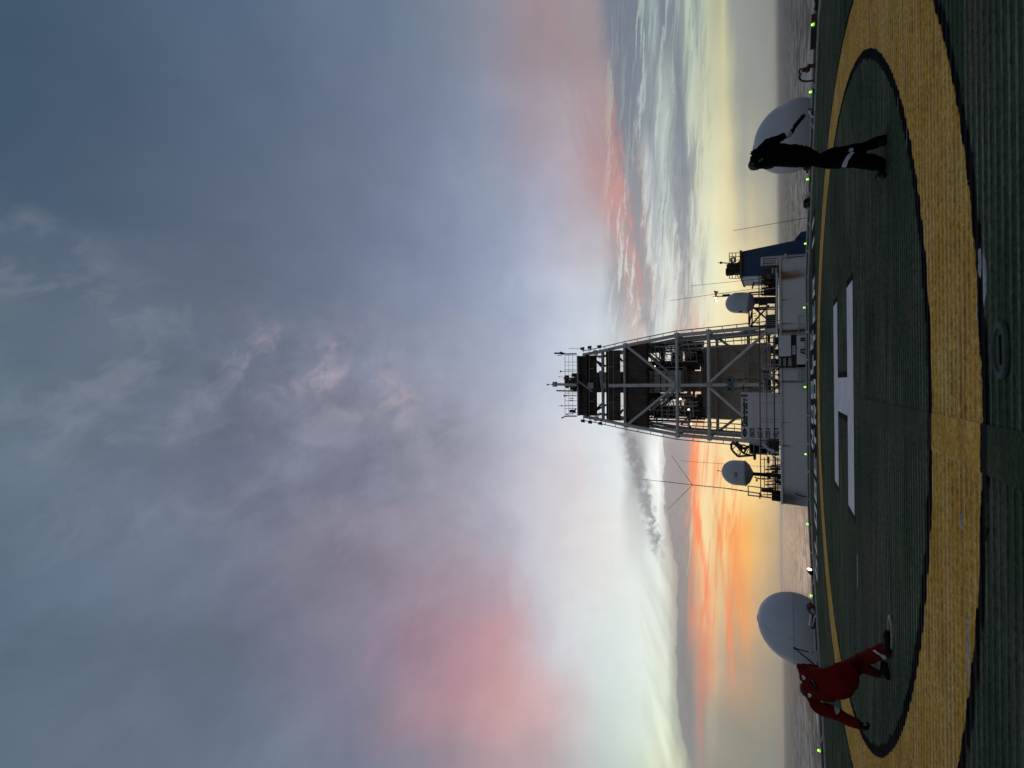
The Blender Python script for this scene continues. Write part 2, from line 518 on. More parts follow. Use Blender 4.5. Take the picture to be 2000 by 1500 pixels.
# two long ragged grey cloud banks lying across the right-hand sky
n_b = W.noise(W.comb(W.mul(adeg, 0.24), W.add(W.mul(bdeg, 0.95), W.mul(n2[1], 0.8)), 61.0), 1.0, 10.0, 0.64, 0.35)
n_b2 = W.noise(W.comb(W.mul(adeg, 0.75), W.mul(bdeg, 1.9), 71.0), 1.0, 8.0, 0.6, 0.5)
nb = W.add(W.mul(W.sub(n_b, 0.5), 4.2), W.mul(W.sub(n_b2, 0.5), 2.6))
l1 = W.math('ABSOLUTE', W.sub(bdeg, W.add(W.add(14.15, W.mul(adeg, 0.098)), W.add(W.mul(W.sub(n1[2], 0.5), 2.2), W.mul(W.sub(W.noise(W.comb(W.mul(adeg, 0.5), 0.0, 91.0), 0.4, 4.0), 0.5), 2.2)))))
t1 = W.add(0.85, W.mul(W.sstep(adeg, 8.0, 40.0), 0.95))
k1 = W.mul(W.sstep(W.add(W.sub(t1, l1), W.mul(nb, 0.55)), -0.05, 0.55), W.sstep(adeg, 3.0, 9.0))
l2 = W.math('ABSOLUTE', W.sub(bdeg, W.add(10.0, W.mul(adeg, 0.022))))
t2 = W.add(0.28, W.mul(W.gauss(adeg, 23.0, 9.0), 0.75))
k2 = W.mul(W.sstep(W.add(W.sub(t2, l2), W.mul(nb, 0.42)), -0.05, 0.45), W.mul(W.sstep(adeg, 6.0, 12.0), W.sub(1.0, W.sstep(adeg, 33.0, 41.0))))
gb = lighten(W.mix(W.sstep(adeg, 40.0, 6.0), s2l((121, 129, 142)), s2l((158, 160, 166))), W.sub(n_b2, 0.5), 0.3)
colr = W.mix(W.mul(k1, 0.74), colr, gb)
colr = W.mix(W.mul(k2, 0.74), colr, gb)
# thin salmon filament along the top of the lower bank
l3 = W.math('ABSOLUTE', W.sub(bdeg, W.add(15.2, W.mul(W.sub(adeg, 10.0), 0.155))))
k3 = W.mul(W.sstep(W.add(W.sub(0.45, l3), W.mul(nb, 0.62)), -0.15, 1.1), W.mul(W.sstep(adeg, 9.0, 15.0), W.sub(1.0, W.sstep(adeg, 26.0, 34.0))))
colr = W.mix(W.mul(k3, 0.62), colr, s2l((218, 150, 138)))
# ragged edge cloud left: dark roll with feathery top
lft = W.mul(W.sub(1.0, W.sstep(u0, -0.22, -0.08)), W.bump_band(bdeg, 10.2, 15.5, 1.2))
n_f = W.noise(W.comb(W.mul(W.add(adeg, W.mul(bdeg, -1.6)), 0.6), W.mul(g0, 0.35), 5.0), 0.5, 7.0, 0.55, 0.5)
colr = lighten(colr, W.mul(W.sub(n_f, 0.5), lft), 0.55)
# the grey roll itself: crisp upper edge, soft underside
edge = W.sub(W.sub(13.05, W.mul(W.sstep(adeg, -15.0, -23.5), 1.4)), W.mul(W.sstep(adeg, -36.5, -42.0), 1.9))
n_e = W.noise(W.comb(adeg, W.mul(bdeg, 2.0), 31.0), 0.45, 7.0, 0.58, 0.4)
under_edge = W.sub(W.add(edge, W.mul(W.sub(n_e, 0.5), 1.9)), bdeg)
roll = W.mul(W.mul(W.sstep(under_edge, -0.05, 0.28), W.sstep(bdeg, 9.1, 10.3)), W.sub(1.0, W.sstep(adeg, -8.0, -6.0)))
rollc = W.mix(W.sstep(adeg, -34.0, -8.0), s2l((138, 137, 137)), s2l((160, 153, 152)))
rollc = lighten(rollc, W.sub(n_e, 0.5), 0.35)
colr = W.mix(W.mul(roll, 0.85), colr, rollc)
# fiery streaks
fir = W.mul(W.mul(W.sub(1.0, W.sstep(u0, -0.17, -0.07)), W.sstep(u0, -0.72, -0.5)), W.bump_band(bdeg, 4.2, 10.3, 0.7))
n_r = W.noise(W.comb(W.mul(adeg, 0.10), W.add(g0, W.mul(adeg, 0.12)), 17.0), 1.15, 8.0, 0.6, 0.7)
fr = W.sstep(n_r, 0.50, 0.60)
hot = W.mix(W.sstep(u0, -0.66, -0.3), s2l((216, 140, 116)), s2l((254, 150, 96)))
colr = W.mix(W.mul(W.mul(fr, fir), 0.58), colr, hot)
yl = W.sub(1.0, W.sstep(n_r, 0.36, 0.45))
pal = W.mix(W.sstep(u0, -0.62, -0.25), s2l((176, 166, 146)), s2l((253, 228, 172)))
colr = W.mix(W.mul(W.mul(yl, fir), 0.42), colr, pal)
# the long red filament and two shorter ones under it
n_x = W.noise(W.comb(W.mul(adeg, 0.32), W.mul(bdeg, 2.4), 83.0), 1.0, 9.0, 0.66, 0.5)
nf = W.add(W.mul(W.sub(n_r, 0.5), 2.6), W.mul(W.sub(n_x, 0.5), 3.4))
f1 = W.add(W.sub(W.add(9.25, W.mul(W.sub(n1[2], 0.5), 1.4)), W.mul(W.sstep(adeg, -14.0, -26.0), 1.35)), W.mul(W.sstep(adeg, -27.0, -38.0), 0.65))
g1 = W.mul(W.sstep(W.add(W.sub(W.sub(0.52, W.mul(W.sstep(adeg, -24.0, -38.0), 0.34)), W.math('ABSOLUTE', W.sub(bdeg, f1))), W.mul(nf, 0.42)), -0.1, 0.62), W.mul(W.sub(1.0, W.sstep(adeg, -8.0, -6.0)), W.sstep(adeg, -41.0, -36.0)))
f2 = W.add(5.9, W.mul(W.add(adeg, 25.0), 0.10))
g2 = W.mul(W.sstep(W.add(W.sub(0.34, W.math('ABSOLUTE', W.sub(bdeg, f2))), W.mul(nf, 0.50)), -0.1, 0.62), W.mul(W.sub(1.0, W.sstep(adeg, -17.0, -11.0)), W.sstep(adeg, -35.0, -29.0)))
f3 = W.add(4.35, W.mul(W.add(adeg, 25.0), 0.14))
g3 = W.mul(W.sstep(W.add(W.sub(0.42, W.math('ABSOLUTE', W.sub(bdeg, f3))), W.mul(nf, 0.60)), -0.1, 0.7), W.mul(W.sub(1.0, W.sstep(adeg, -18.0, -13.0)), W.sstep(adeg, -32.0, -26.0)))
colr = W.mix(W.mul(g1, 0.70), colr, W.mix(W.sstep(adeg, -38.0, -18.0), s2l((226, 128, 106)), s2l((253, 140, 98))))
colr = W.mix(W.mul(g2, 0.72), colr, s2l((248, 146, 100)))
colr = W.mix(W.mul(g3, 0.70), colr, s2l((251, 160, 92)))
# small puff trail left of the tower head
pf = W.noise(P, 0.75, 6.0, 0.6, 0.6)
line = W.add(W.add(17.2, W.mul(W.add(adeg, 8.0), 0.25)), W.mul(W.sub(n1[2], 0.5), 1.6))
trail = W.mul(W.gauss(W.sub(bdeg, line), 0.0, 1.45), W.mul(W.sstep(adeg, -24.0, -20.0), W.sub(1.0, W.sstep(adeg, -7.0, -4.0))))
colr = W.mix(W.mul(W.sstep(W.mul(trail, W.add(-0.25, W.mul(pf, 1.9))), 0.30, 0.80), 0.85), colr, s2l((142, 142, 146)))

# the half of the sky behind the camera: duller, blue grey dusk
nis = W.new('ShaderNodeTexSky', sky_type='NISHITA')
nis.sun_disc = False
nis.sun_elevation = SUN_EL
nis.sun_rotation = SUN_AZ
back_f = W.sstep(bdeg, 86.0, 120.0)
backc = W.ramp(W.div(bdeg, 180.0), [(0.45, s2l((82, 102, 124))), (0.75, s2l((110, 120, 134))), (1.0, s2l((142, 142, 144)))])
backc = W.mix(1.0, backc, W.mix(1.0, nis.outputs[0], (0.015, 0.015, 0.015), 'MULTIPLY'), 'ADD')
colr = W.mix(back_f, colr, backc)
under = W.sstep(dz, 0.0, -0.06)
colr = W.mix(W.mul(under, W.sstep(bdeg, -180.0, -1.0)), colr, s2l((120, 124, 122)))
bg = W.new('ShaderNodeBackground')
W.l.new(colr, bg.inputs[0])
bg.inputs[1].default_value = 1.0
W.l.new(bg.outputs[0], W.new('ShaderNodeOutputWorld').inputs[0])
world.cycles.sampling_method = 'MANUAL'
world.cycles.sample_map_resolution = 512

sl = bpy.data.lights.new('sun', 'SUN')
sl.energy = 0.12
sl.angle = R(12)
sl.color = (1.0, 0.72, 0.48)
so = bpy.data.objects.new('sun', sl)
COL.objects.link(so)
sd = Vector((math.sin(SUN_AZ)*math.cos(SUN_EL+R(3)), math.cos(SUN_AZ)*math.cos(SUN_EL+R(3)), math.sin(SUN_EL+R(3))))
so.rotation_euler = sd.to_track_quat('Z', 'Y').to_euler()

sc.view_settings.view_transform = 'Standard'
sc.view_settings.look = 'None'
sc.view_settings.exposure = 0.0
sc.view_settings.gamma = 1.0
sc.render.film_transparent = False
sc.cycles.max_bounces = 6
sc.cycles.use_denoising = True
# ------------------------------------------------------------------ materials
M = {}
M['white'] = material('weathered white paint', (0.50, 0.52, 0.54), 0.55, var=0.10, scale=1.2, rust=0.10)
M['whiteclean'] = material('white steel paint', (0.55, 0.57, 0.60), 0.5, var=0.08, scale=0.8)
M['radome'] = material('radome shell', (0.42, 0.45, 0.50), 0.42, var=0.05, scale=0.9)
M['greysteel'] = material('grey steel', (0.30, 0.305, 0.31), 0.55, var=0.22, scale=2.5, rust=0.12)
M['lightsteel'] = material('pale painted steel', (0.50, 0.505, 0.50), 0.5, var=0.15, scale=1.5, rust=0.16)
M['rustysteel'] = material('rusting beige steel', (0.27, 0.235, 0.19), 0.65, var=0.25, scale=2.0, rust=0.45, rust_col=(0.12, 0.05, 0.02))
M['dark'] = material('dark steel', (0.018, 0.017, 0.016), 0.7, var=0.4, scale=3.0, rust=0.2, rust_col=(0.03, 0.014, 0.007))
M['windwall'] = material('brown stained windwall', (0.072, 0.058, 0.047), 0.8, var=0.6, scale=1.4, rust=0.35, rust_col=(0.055, 0.024, 0.012), stretch=(1, 1, 0.3))
M['beige'] = material('beige module paint', (0.36, 0.31, 0.25), 0.6, var=0.14, scale=0.7, rust=0.14, rust_col=(0.12, 0.07, 0.035))
M['navy'] = material('dark blue paint', (0.013, 0.045, 0.12), 0.5, var=0.2, scale=0.8)
M['rim'] = material('rust brown rim', (0.12, 0.065, 0.022), 0.8, var=0.4, scale=4)
M['rust'] = material('rust', (0.085, 0.038, 0.014), 0.9, var=0.5, scale=4)
M['black'] = material('black rubber', (0.010, 0.010, 0.011), 0.6, var=0.3, scale=6)
M['red'] = material('faded red paint', (0.085, 0.016, 0.012), 0.6, var=0.4, scale=7)
M['teal'] = material('teal sheave paint', (0.085, 0.125, 0.125), 0.6, var=0.25, scale=3)
M['yellow'] = material('yellow lamp housing', (0.42, 0.26, 0.03), 0.5, var=0.2, scale=8)
M['net'] = material('safety net', (0.075, 0.065, 0.055), 0.9, var=0.3, scale=6)
M['lip'] = material('worn aluminium', (0.34, 0.36, 0.37), 0.5, metal=0.2, var=0.2, scale=5)
M['signwhite'] = material('sign panel', (0.50, 0.51, 0.53), 0.5, var=0.08, scale=1.1, stretch=(1, 1, 0.4))
M['inkblack'] = material('black lettering', (0.003, 0.003, 0.0035), 0.8, var=0.1, spec=0.08)
M['badge'] = material('badge grey', (0.14, 0.16, 0.14), 0.5, var=0.1)
M['greenlamp'] = material('lit green lens', (0.06, 0.4, 0.02), 0.3, emit=((0.24, 1.0, 0.015), 1.0))
M['greencore'] = material('lit green bulb', (0.5, 0.8, 0.4), 0.3, emit=((0.66, 1.0, 0.22), 2.2))
M['whitelamp'] = material('lit white lens', (0.8, 0.8, 0.8), 0.3, emit=((1.0, 0.98, 0.9), 6.0))
M['warmlamp'] = material('lit warm lens', (0.8, 0.7, 0.4), 0.3, emit=((1.0, 0.86, 0.5), 3.0))
M['redlamp'] = material('lit red lens', (0.6, 0.05, 0.03), 0.3, emit=((1.0, 0.06, 0.03), 3.0))
M['boot'] = material('black leather boot', (0.005, 0.0048, 0.0048), 0.7, var=0.3, scale=12, spec=0.15)
M['glove'] = material('dark work glove', (0.004, 0.004, 0.005), 0.9, var=0.3, scale=20, spec=0.08)
M['skin'] = material('skin', (0.30, 0.17, 0.11), 0.5, var=0.08, scale=12)
M['hair'] = material('dark hair', (0.012, 0.010, 0.009), 0.6, var=0.3, scale=40)
M['eye'] = material('eye', (0.5, 0.48, 0.45), 0.2, var=0.02)
M['redsuit'] = material('red coverall cloth', (0.098, 0.0055, 0.004), 0.95, var=0.35, scale=5, bump=0.25, spec=0.06)
M['navysuit'] = material('navy coverall cloth', (0.0022, 0.0025, 0.0042), 0.95, var=0.3, scale=5, bump=0.2, spec=0.04)
M['reflective'] = material('reflective tape', (0.36, 0.42, 0.47), 0.45, var=0.08, scale=10)

# ------------------------------------------------------------------ sea
def sea_material():
    m = bpy.data.materials.new('sea water')
    m.use_nodes = True
    t = NT(m.node_tree)
    b = m.node_tree.nodes['Principled BSDF']
    pos = t.new('ShaderNodeNewGeometry').outputs['Position']
    mp = t.new('ShaderNodeMapping')
    t.l.new(pos, mp.inputs[0])
    mp.inputs['Scale'].default_value = (0.075, 0.018, 1)
    w1 = t.noise(mp.outputs[0], 1.0, 9.0, 0.62, 0.4)
    mp2 = t.new('ShaderNodeMapping')
    t.l.new(pos, mp2.inputs[0])
    mp2.inputs['Scale'].default_value = (0.012, 0.004, 1)
    w2 = t.noise(mp2.outputs[0], 1.0, 6.0, 0.55, 0.3)
    # pale and dark wave faces: their light is painted into colour and specular
    k = t.sstep(t.add(w1, t.mul(t.sub(w2, 0.5), 0.5)), 0.46, 0.58)
    col = t.mix(k, (0.002, 0.003, 0.006), (0.118, 0.148, 0.195))
    t.l.new(col, b.inputs['Base Color'])
    b.inputs['Roughness'].default_value = 0.36
    t.l.new(t.lin(k, 0.0, 1.0, 0.02, 0.22), b.inputs['Specular IOR Level'])
    b.inputs['IOR'].default_value = 1.33
    bp = t.new('ShaderNodeBump')
    bp.inputs['Strength'].default_value = 1.0
    bp.inputs['Distance'].default_value = 2.6
    t.l.new(w1, bp.inputs['Height'])
    t.l.new(bp.outputs[0], b.inputs['Normal'])
    return m
SEA_Z = -31.0
mb = MB()
ys = [-3000, -600, 0, 300, 700, 1500, 4000, 12000, 40000, 140000]
xs = [-140000, -20000, -4000, -1000, 0, 1000, 4000, 20000, 140000]
vs = [(x, y, SEA_Z) for y in ys for x in xs]
n = len(xs)
mb.add(vs, [(j*n+i, j*n+i+1, (j+1)*n+i+1, (j+1)*n+i) for j in range(len(ys)-1) for i in range(n-1)])
tag(obj('sea', mb, sea_material()), kind='structure')

# sea haze: one wide, shallow layer of even air over the water
def haze_material():
    m = bpy.data.materials.new('haze')
    m.use_nodes = True
    t = NT(m.node_tree)
    for q in list(t.n):
        t.n.remove(q)
    v = t.new('ShaderNodeVolumePrincipled')
    v.inputs['Color'].default_value = (0.98, 0.955, 0.92, 1)
    v.inputs['Density'].default_value = 5.0e-5
    v.inputs['Anisotropy'].default_value = 0.65
    t.l.new(v.outputs[0], t.new('ShaderNodeOutputMaterial').inputs['Volume'])
    return m
mb = MB().span((-160000, -6000, SEA_Z-2.5), (160000, 160000, 40.0))
hz = obj('haze', mb, haze_material())
hz['kind'] = 'stuff'

# ------------------------------------------------------------------ helideck
CX, CY, AP = -0.29, 10.58, 11.15
HS = AP*math.tan(PI/8)
OCT = [Vector((CX+AP/math.cos(PI/8)*math.cos(PI/8+k*PI/4), CY+AP/math.cos(PI/8)*math.sin(PI/8+k*PI/4), 0)) for k in range(8)]
RI, RO = 5.81, 6.80

def deck_material():
    m = bpy.data.materials.new('painted ribbed deck')
    m.use_nodes = True
    t = NT(m.node_tree)
    b = m.node_tree.nodes['Principled BSDF']
    pos = t.new('ShaderNodeNewGeometry').outputs['Position']
    x, y, z = t.sep(pos)
    rx, ry = t.sub(x, CX), t.sub(y, CY)
    r = t.math('SQRT', t.add(t.mul(rx, rx), t.mul(ry, ry)))
    e1 = t.noise(pos, 3.0, 5.0, 0.6)
    e2 = t.noise(pos, 14.0, 3.0, 0.6)
    rj = t.add(r, t.add(t.mul(t.sub(e1, 0.5), 0.035), t.mul(t.sub(e2, 0.5), 0.045)))
    # long scuffs follow the ribs
    st = t.comb(t.mul(x, 0.55), t.mul(y, 6.0), 0.0)
    sc1 = t.noise(st, 1.0, 8.0, 0.65, 0.2)
    big = t.noise(pos, 0.35, 5.0, 0.6)
    mid = t.noise(pos, 1.7, 6.0, 0.62)
    fine = t.noise(pos, 60.0, 3.0, 0.6)
    green = t.mix(t.sstep(big, 0.35, 0.7), (0.029, 0.060, 0.032), (0.046, 0.072, 0.047))
    green = t.mix(t.mul(t.sstep(sc1, 0.52, 0.75), 0.55), green, (0.080, 0.092, 0.066))
    # inside the circle traffic has greyed the paint
    ingrey = t.mul(t.sub(1.0, t.sstep(r, 3.5, 5.9)), t.sstep(mid, 0.35, 0.75))
    green = t.mix(t.mul(ingrey, 0.45), green, (0.085, 0.085, 0.080))
    # rib tops are rubbed bare and paler
    top = t.mul(t.mul(t.sstep(z, -0.004, -0.0005), t.sub(1.0, t.sstep(z, 0.0005, 0.002))), t.sstep(t.noise(st, 0.7, 6.0, 0.6), 0.36, 0.62))
    rub = t.lin(t.noise(t.comb(t.mul(x, 0.35), t.mul(y, 0.5), 2.0), 1.0, 4.0, 0.6), 0.36, 0.64, 0.12, 0.95)
    green = t.mix(t.mul(top, t.mul(rub, 0.80)), green, (0.22, 0.225, 0.155))
    plate = t.sstep(z, 0.001, 0.003)
    green = t.mix(t.mul(plate, 0.2), green, (0.010, 0.020, 0.012))
    # rain-washed stains and grey drag marks
    stn = t.noise(t.comb(t.mul(x, 0.55), t.mul(y, 1.9), 9.0), 1.0, 8.0, 0.70, 0.6)
    green = t.mix(t.mul(t.sstep(stn, 0.48, 0.62), 0.62), green, (0.088, 0.084, 0.070))
    green = t.mix(t.mul(t.sub(1.0, t.sstep(stn, 0.34, 0.47)), 0.5), green, (0.012, 0.022, 0.016))
    yel = t.mix(t.sstep(mid, 0.3, 0.75), (0.49, 0.27, 0.044), (0.62, 0.375, 0.092))
    yel = t.mix(t.mul(t.sstep(sc1, 0.50, 0.70), 0.65), yel, (0.27, 0.15, 0.04))
    yel = t.mix(t.mul(t.sstep(stn, 0.55, 0.72), 0.45), yel, (0.62, 0.46, 0.22))
    yel = t.mix(t.mul(t.sub(1.0, t.sstep(stn, 0.36, 0.47)), 0.45), yel, (0.26, 0.14, 0.03))
    yel = t.mix(t.mul(top, t.mul(rub, 0.75)), yel, (0.74, 0.58, 0.30))
    blk = t.mix(t.sstep(sc1, 0.55, 0.8), (0.004, 0.005, 0.008), (0.014, 0.015, 0.018))
    inring = t.mul(t.sstep(rj, RI-0.006, RI+0.006), t.sub(1.0, t.sstep(rj, RO-0.006, RO+0.006)))
    rj2 = t.add(rj, t.add(t.mul(t.sub(e1, 0.5), 0.10), t.mul(t.sub(t.noise(t.comb(t.mul(x, 5.0), t.mul(y, 26.0), 0.0), 1.0, 5.0, 0.65), 0.5), 0.11)))
    inblk = t.mul(t.sstep(rj2, RI-0.14, RI-0.12), t.sub(1.0, t.sstep(rj2, RO+0.09, RO+0.13)))
    col = t.mix(inblk, green, blk)
    col = t.mix(inring, col, yel)
    # bare patches where the paint has come off down to primer
    sp = t.comb(t.mul(x, 1.3), t.mul(y, 9.0), 5.0)
    bare = t.mul(t.sstep(t.noise(sp, 0.55, 4.0, 0.5), 0.735, 0.755), t.sstep(t.noise(pos, 0.5, 2.0), 0.50, 0.6))
    col = t.mix(t.mul(bare, 0.9), col, (0.34, 0.35, 0.38))
    for cx_, cy_, lx, ly in ((0.62, 3.72, 0.17, 0.02), (0.74, 3.79, 0.10, 0.016), (0.42, 3.86, 0.06, 0.011), (-1.85, 4.05, 0.30, 0.012), (2.4, 5.52, 0.12, 0.02), (2.9, 5.85, 0.10, 0.02), (-1.0, 4.15, 0.06, 0.012), (-3.2, 8.9, 0.30, 0.02), (4.9, 7.3, 0.10, 0.02), (4.3, 6.55, 0.12, 0.02)):
        ex = t.div(t.sub(x, cx_), lx)
        ey = t.div(t.add(t.sub(y, cy_), t.mul(t.sub(e2, 0.5), 0.02)), ly)
        dd = t.add(t.mul(ex, ex), t.mul(ey, ey))
        col = t.mix(t.sub(1.0, t.sstep(t.add(dd, t.mul(t.sub(e2, 0.5), 0.9)), 0.75, 1.05)), col, (0.36, 0.37, 0.40))
    grit = t.noise(t.comb(t.mul(x, 18.0), t.mul(y, 30.0), z), 1.0, 5.0, 0.7)
    ln_ = t.mul(t.add(t.gauss(x, -0.585, 0.010), t.mul(t.gauss(x, -0.275, 0.006), 0.5)), t.mul(t.sstep(t.noise(pos, 6.0, 4.0, 0.6), 0.38, 0.6), t.sub(1.0, t.sstep(y, 4.85, 5.2))))
    col = t.mix(t.mul(t.mul(ln_, inring), 0.75), col, (0.55, 0.45, 0.28))
    kf = t.mul(t.lin(fine, 0.3, 0.7, 0.8, 1.2), t.lin(grit, 0.3, 0.7, 0.50, 1.50))
    col = t.mix(1.0, col, t.comb(kf, kf, kf), 'MULTIPLY')
    t.l.new(col, b.inputs['Base Color'])
    t.l.new(t.lin(mid, 0.3, 0.7, 0.72, 0.95), b.inputs['Roughness'])
    b.inputs['Specular IOR Level'].default_value = 0.03
    bp = t.new('ShaderNodeBump')
    bp.inputs['Strength'].default_value = 1.0
    bp.inputs['Distance'].default_value = 0.004
    t.l.new(t.noise(pos, 90.0, 4.0, 0.65), bp.inputs['Height'])
    t.l.new(bp.outputs[0], b.inputs['Normal'])
    return m
M['deck'] = deck_material()

def oct_x(y):
    dy_ = abs(y-CY)
    w = AP if dy_ <= HS else AP-(dy_-HS)
    return CX-w, CX+w

mb = MB()
PITCHR, y = 0.088, CY-AP
prof = []
RH = 0.006
while y < CY+AP-0.03:
    prof += [(y, -RH), (y+0.050, -RH), (y+0.056, 0.0), (y+0.080, 0.0), (y+0.086, -RH)]
    y += PITCHR
rows = []
for yy, zz in prof:
    a, b_ = oct_x(min(max(yy, CY-AP), CY+AP))
    i = len(mb.v)
    mb.v += [Vector((a, yy, zz)), Vector((b_, yy, zz))]
    rows.append(i)
for i, j in zip(rows, rows[1:]):
    mb.f.append((i, i+1, j+1, j))
n0 = len(mb.v)
low_ = [q+Vector((0, 0, -0.45)) for q in OCT]
mb.add([q+Vector((0, 0, -RH)) for q in OCT]+low_, [(k, (k+1) % 8, 8+(k+1) % 8, 8+k) for k in range(8)]+[tuple(range(8, 16))])
deck = tag(obj('helideck', mb, M['deck']), kind='structure')

# flat cover plate over the deck joint, painted with the deck
mb = MB()
for y0, y1 in ((0.6, 9.2), (12.1, CY+AP-0.1)):
    mb.span((-0.585, y0, -0.004), (-0.275, y1, 0.005))
obj('joint_cover_plate', mb, M['deck'], deck)
mb = MB()
rim = [q+(q-Vector((CX, CY, 0))).normalized()*0.03 for q in OCT]
for k in range(8):
    mb.bar(rim[k]+Vector((0, 0, 0.012)), rim[(k+1) % 8]+Vector((0, 0, 0.012)), 0.07, 0.05)
obj('edge_gutter', mb, M['lip'], deck)

# landing letter
def sheet(mb, poly, z):
    return mb.add([(p[0], p[1], z) for p in poly], [tuple(range(len(poly)))])
L_, W_, T_ = 4.05, 3.0, 0.745
hx, hy = L_/2, W_/2
HC = Vector((-0.29, 10.58))
M['hpaint'] = material('white marking paint', (0.58, 0.59, 0.63), 0.8, var=0.15, scale=3.0, bump=0.1)
mb = MB()
def hq(x0, y0, x1, y1):
    sheet(mb, [(HC.x+x0, HC.y+y0), (HC.x+x1, HC.y+y0), (HC.x+x1, HC.y+y1), (HC.x+x0, HC.y+y1)], 0.0065)
hq(-hx, -hy, hx, -hy+T_)
hq(-hx, hy-T_, hx, hy)
hq(-0.36, -hy+T_, 0.36, hy-T_)
obj('landing_letter', mb, M['hpaint'], deck)
mb = MB()
for sx in (-1, 1):
    sheet(mb, [(HC.x+sx*0.36, HC.y-hy+T_), (HC.x+sx*0.48, HC.y-hy+T_), (HC.x+sx*0.48, HC.y+hy-T_), (HC.x+sx*0.36, HC.y+hy-T_)][::sx], 0.004)
M['blackpaint'] = material('black marking paint', (0.003, 0.0035, 0.006), 0.9, var=0.3, scale=6, spec=0.03)
for sx in (-1, 1):
    for y0, y1 in ((-hy, -hy+T_), (hy-T_, hy)):
        xa_, xb_ = sorted((sx*(hx+0.002), sx*(hx+0.13)))
        sheet(mb, [(HC.x+xa_, HC.y+y0-0.03), (HC.x+xb_, HC.y+y0-0.03), (HC.x+xb_, HC.y+y1+0.03), (HC.x+xa_, HC.y+y1+0.03)], 0.004)
obj('letter_outline', mb, M['blackpaint'], deck)

# ship's name painted in block letters on the far side of the deck
def block_letter(ch, w=0.70, h=1.15, s=0.19):
    q = []
    def b(x0, y0, x1, y1): q.append([(x0, y0), (x1, y0), (x1, y1), (x0, y1)])
    if ch == 'I':
        b(w/2-s/2, 0, w/2+s/2, h)
    elif ch in 'NBELGORT':
        if ch in 'NBELGOR':
            b(0, 0, s, h)
        if ch == 'N':
            b(w-s, 0, w, h)
            q.append([(s, h), (s, h-0.34), (w-s, 0), (w-s, 0.34)])
        if ch in 'BEGOR':
            b(s, h-s, w-(0.07 if ch in 'BR' else 0), h)
        if ch in 'BELGO':
            b(s, 0, w-(0.07 if ch == 'B' else 0), s)
        if ch in 'BER':
            b(s, h/2-s/2, w-(0.12 if ch == 'E' else 0.07), h/2+s/2)
        if ch == 'O':
            b(w-s, s, w, h-s)
        if ch == 'G':
            b(w-s, s, w, h*0.48)
            b(w*0.52, h*0.48-s, w-s, h*0.48)
        if ch in 'B':
            b(w-s, 0.06, w, h/2-0.05)
            b(w-s, h/2+0.05, w, h-0.06)
        if ch == 'R':
            b(w-s, h/2+0.02, w, h-0.06)
            q.append([(s+0.06, h/2-s/2), (w-s-0.02, 0), (w, 0), (s+0.30, h/2-s/2)])
        if ch == 'T':
            b(0, h-s, w, h)
            b(w/2-s/2, 0, w/2+s/2, h-s)
    return q
def name_row(textv, x0, y0, pitch, mbw, mbb):
    x = x0
    for ch in textv:
        if ch != ' ':
            for poly in block_letter(ch):
                sheet(mbw, [(x+px_, y0+py_) for px_, py_ in poly], 0.012)
        x += pitch*(0.75 if ch in 'I ' else 1.0)
    sheet(mbb, [(x0-0.2, y0-0.16), (x-0.02, y0-0.16), (x-0.02, y0+1.31), (x0-0.2, y0+1.31)], 0.006)
M['nametext'] = material('white name paint', (0.62, 0.63, 0.64), 0.8, var=0.25, scale=3.0)
mbw, mbb = MB(), MB()
name_row('GLOBETROTTER II', -7.10, 17.88, 0.925, mbw, mbb)
name_row('NOBLE', -2.62, 19.36, 0.965, mbw, mbb)
obj('name_lettering', mbw, M['nametext'], deck)
obj('name_background', mbb, M['blackpaint'], deck)

# tie-down points
def tie_down(name, label, c, ang, lx, mat2):
    t = thing(name, label, 'tie-down', c)
    rot = Matrix.Rotation(ang, 3, 'Z')
    mb = MB().torus(Vector(c)+Vector((0, 0, 0.006)), 0.085, 0.014, rot, 40, 8, (lx/0.1, 1.0))
    obj('raised_rim', mb, mat2, t, True)
    mb = MB()
    poly = [rot @ Vector((lx*0.85*math.cos(a), 0.07*math.sin(a), 0))+Vector(c)+Vector((0, 0, 0.003)) for a in [2*PI*k/32 for k in range(32)]]
    mb.prism(poly, (0, 0, 0.004))
    obj('cover', mb, M['deckgreen'], t)
    mb = MB().bar(Vector(c)+rot @ Vector((-lx*0.5, 0.0, 0.010)), Vector(c)+rot @ Vector((lx*0.5, 0.0, 0.010)), 0.012, 0.006)
    obj('slot', mb, M['inkblack'], t)
    return t
M['deckgreen'] = material('deck green', (0.026, 0.046, 0.036), 0.8, var=0.5, scale=14)
M['bareoval'] = material('bare primer rim', (0.22, 0.22, 0.16), 0.7, var=0.4, scale=20)
tie_down('tie_down_point', 'green oval tie-down ring set in the deck near the yellow band', (0.17, 3.475, 0), R(2), 0.17, M['deckgreen'])
tie_down('tie_down_point', 'pale rubbed oval tie-down ring beside the boot of the person in red', (-2.93, 6.38, 0), R(4), 0.20, M['bareoval'])

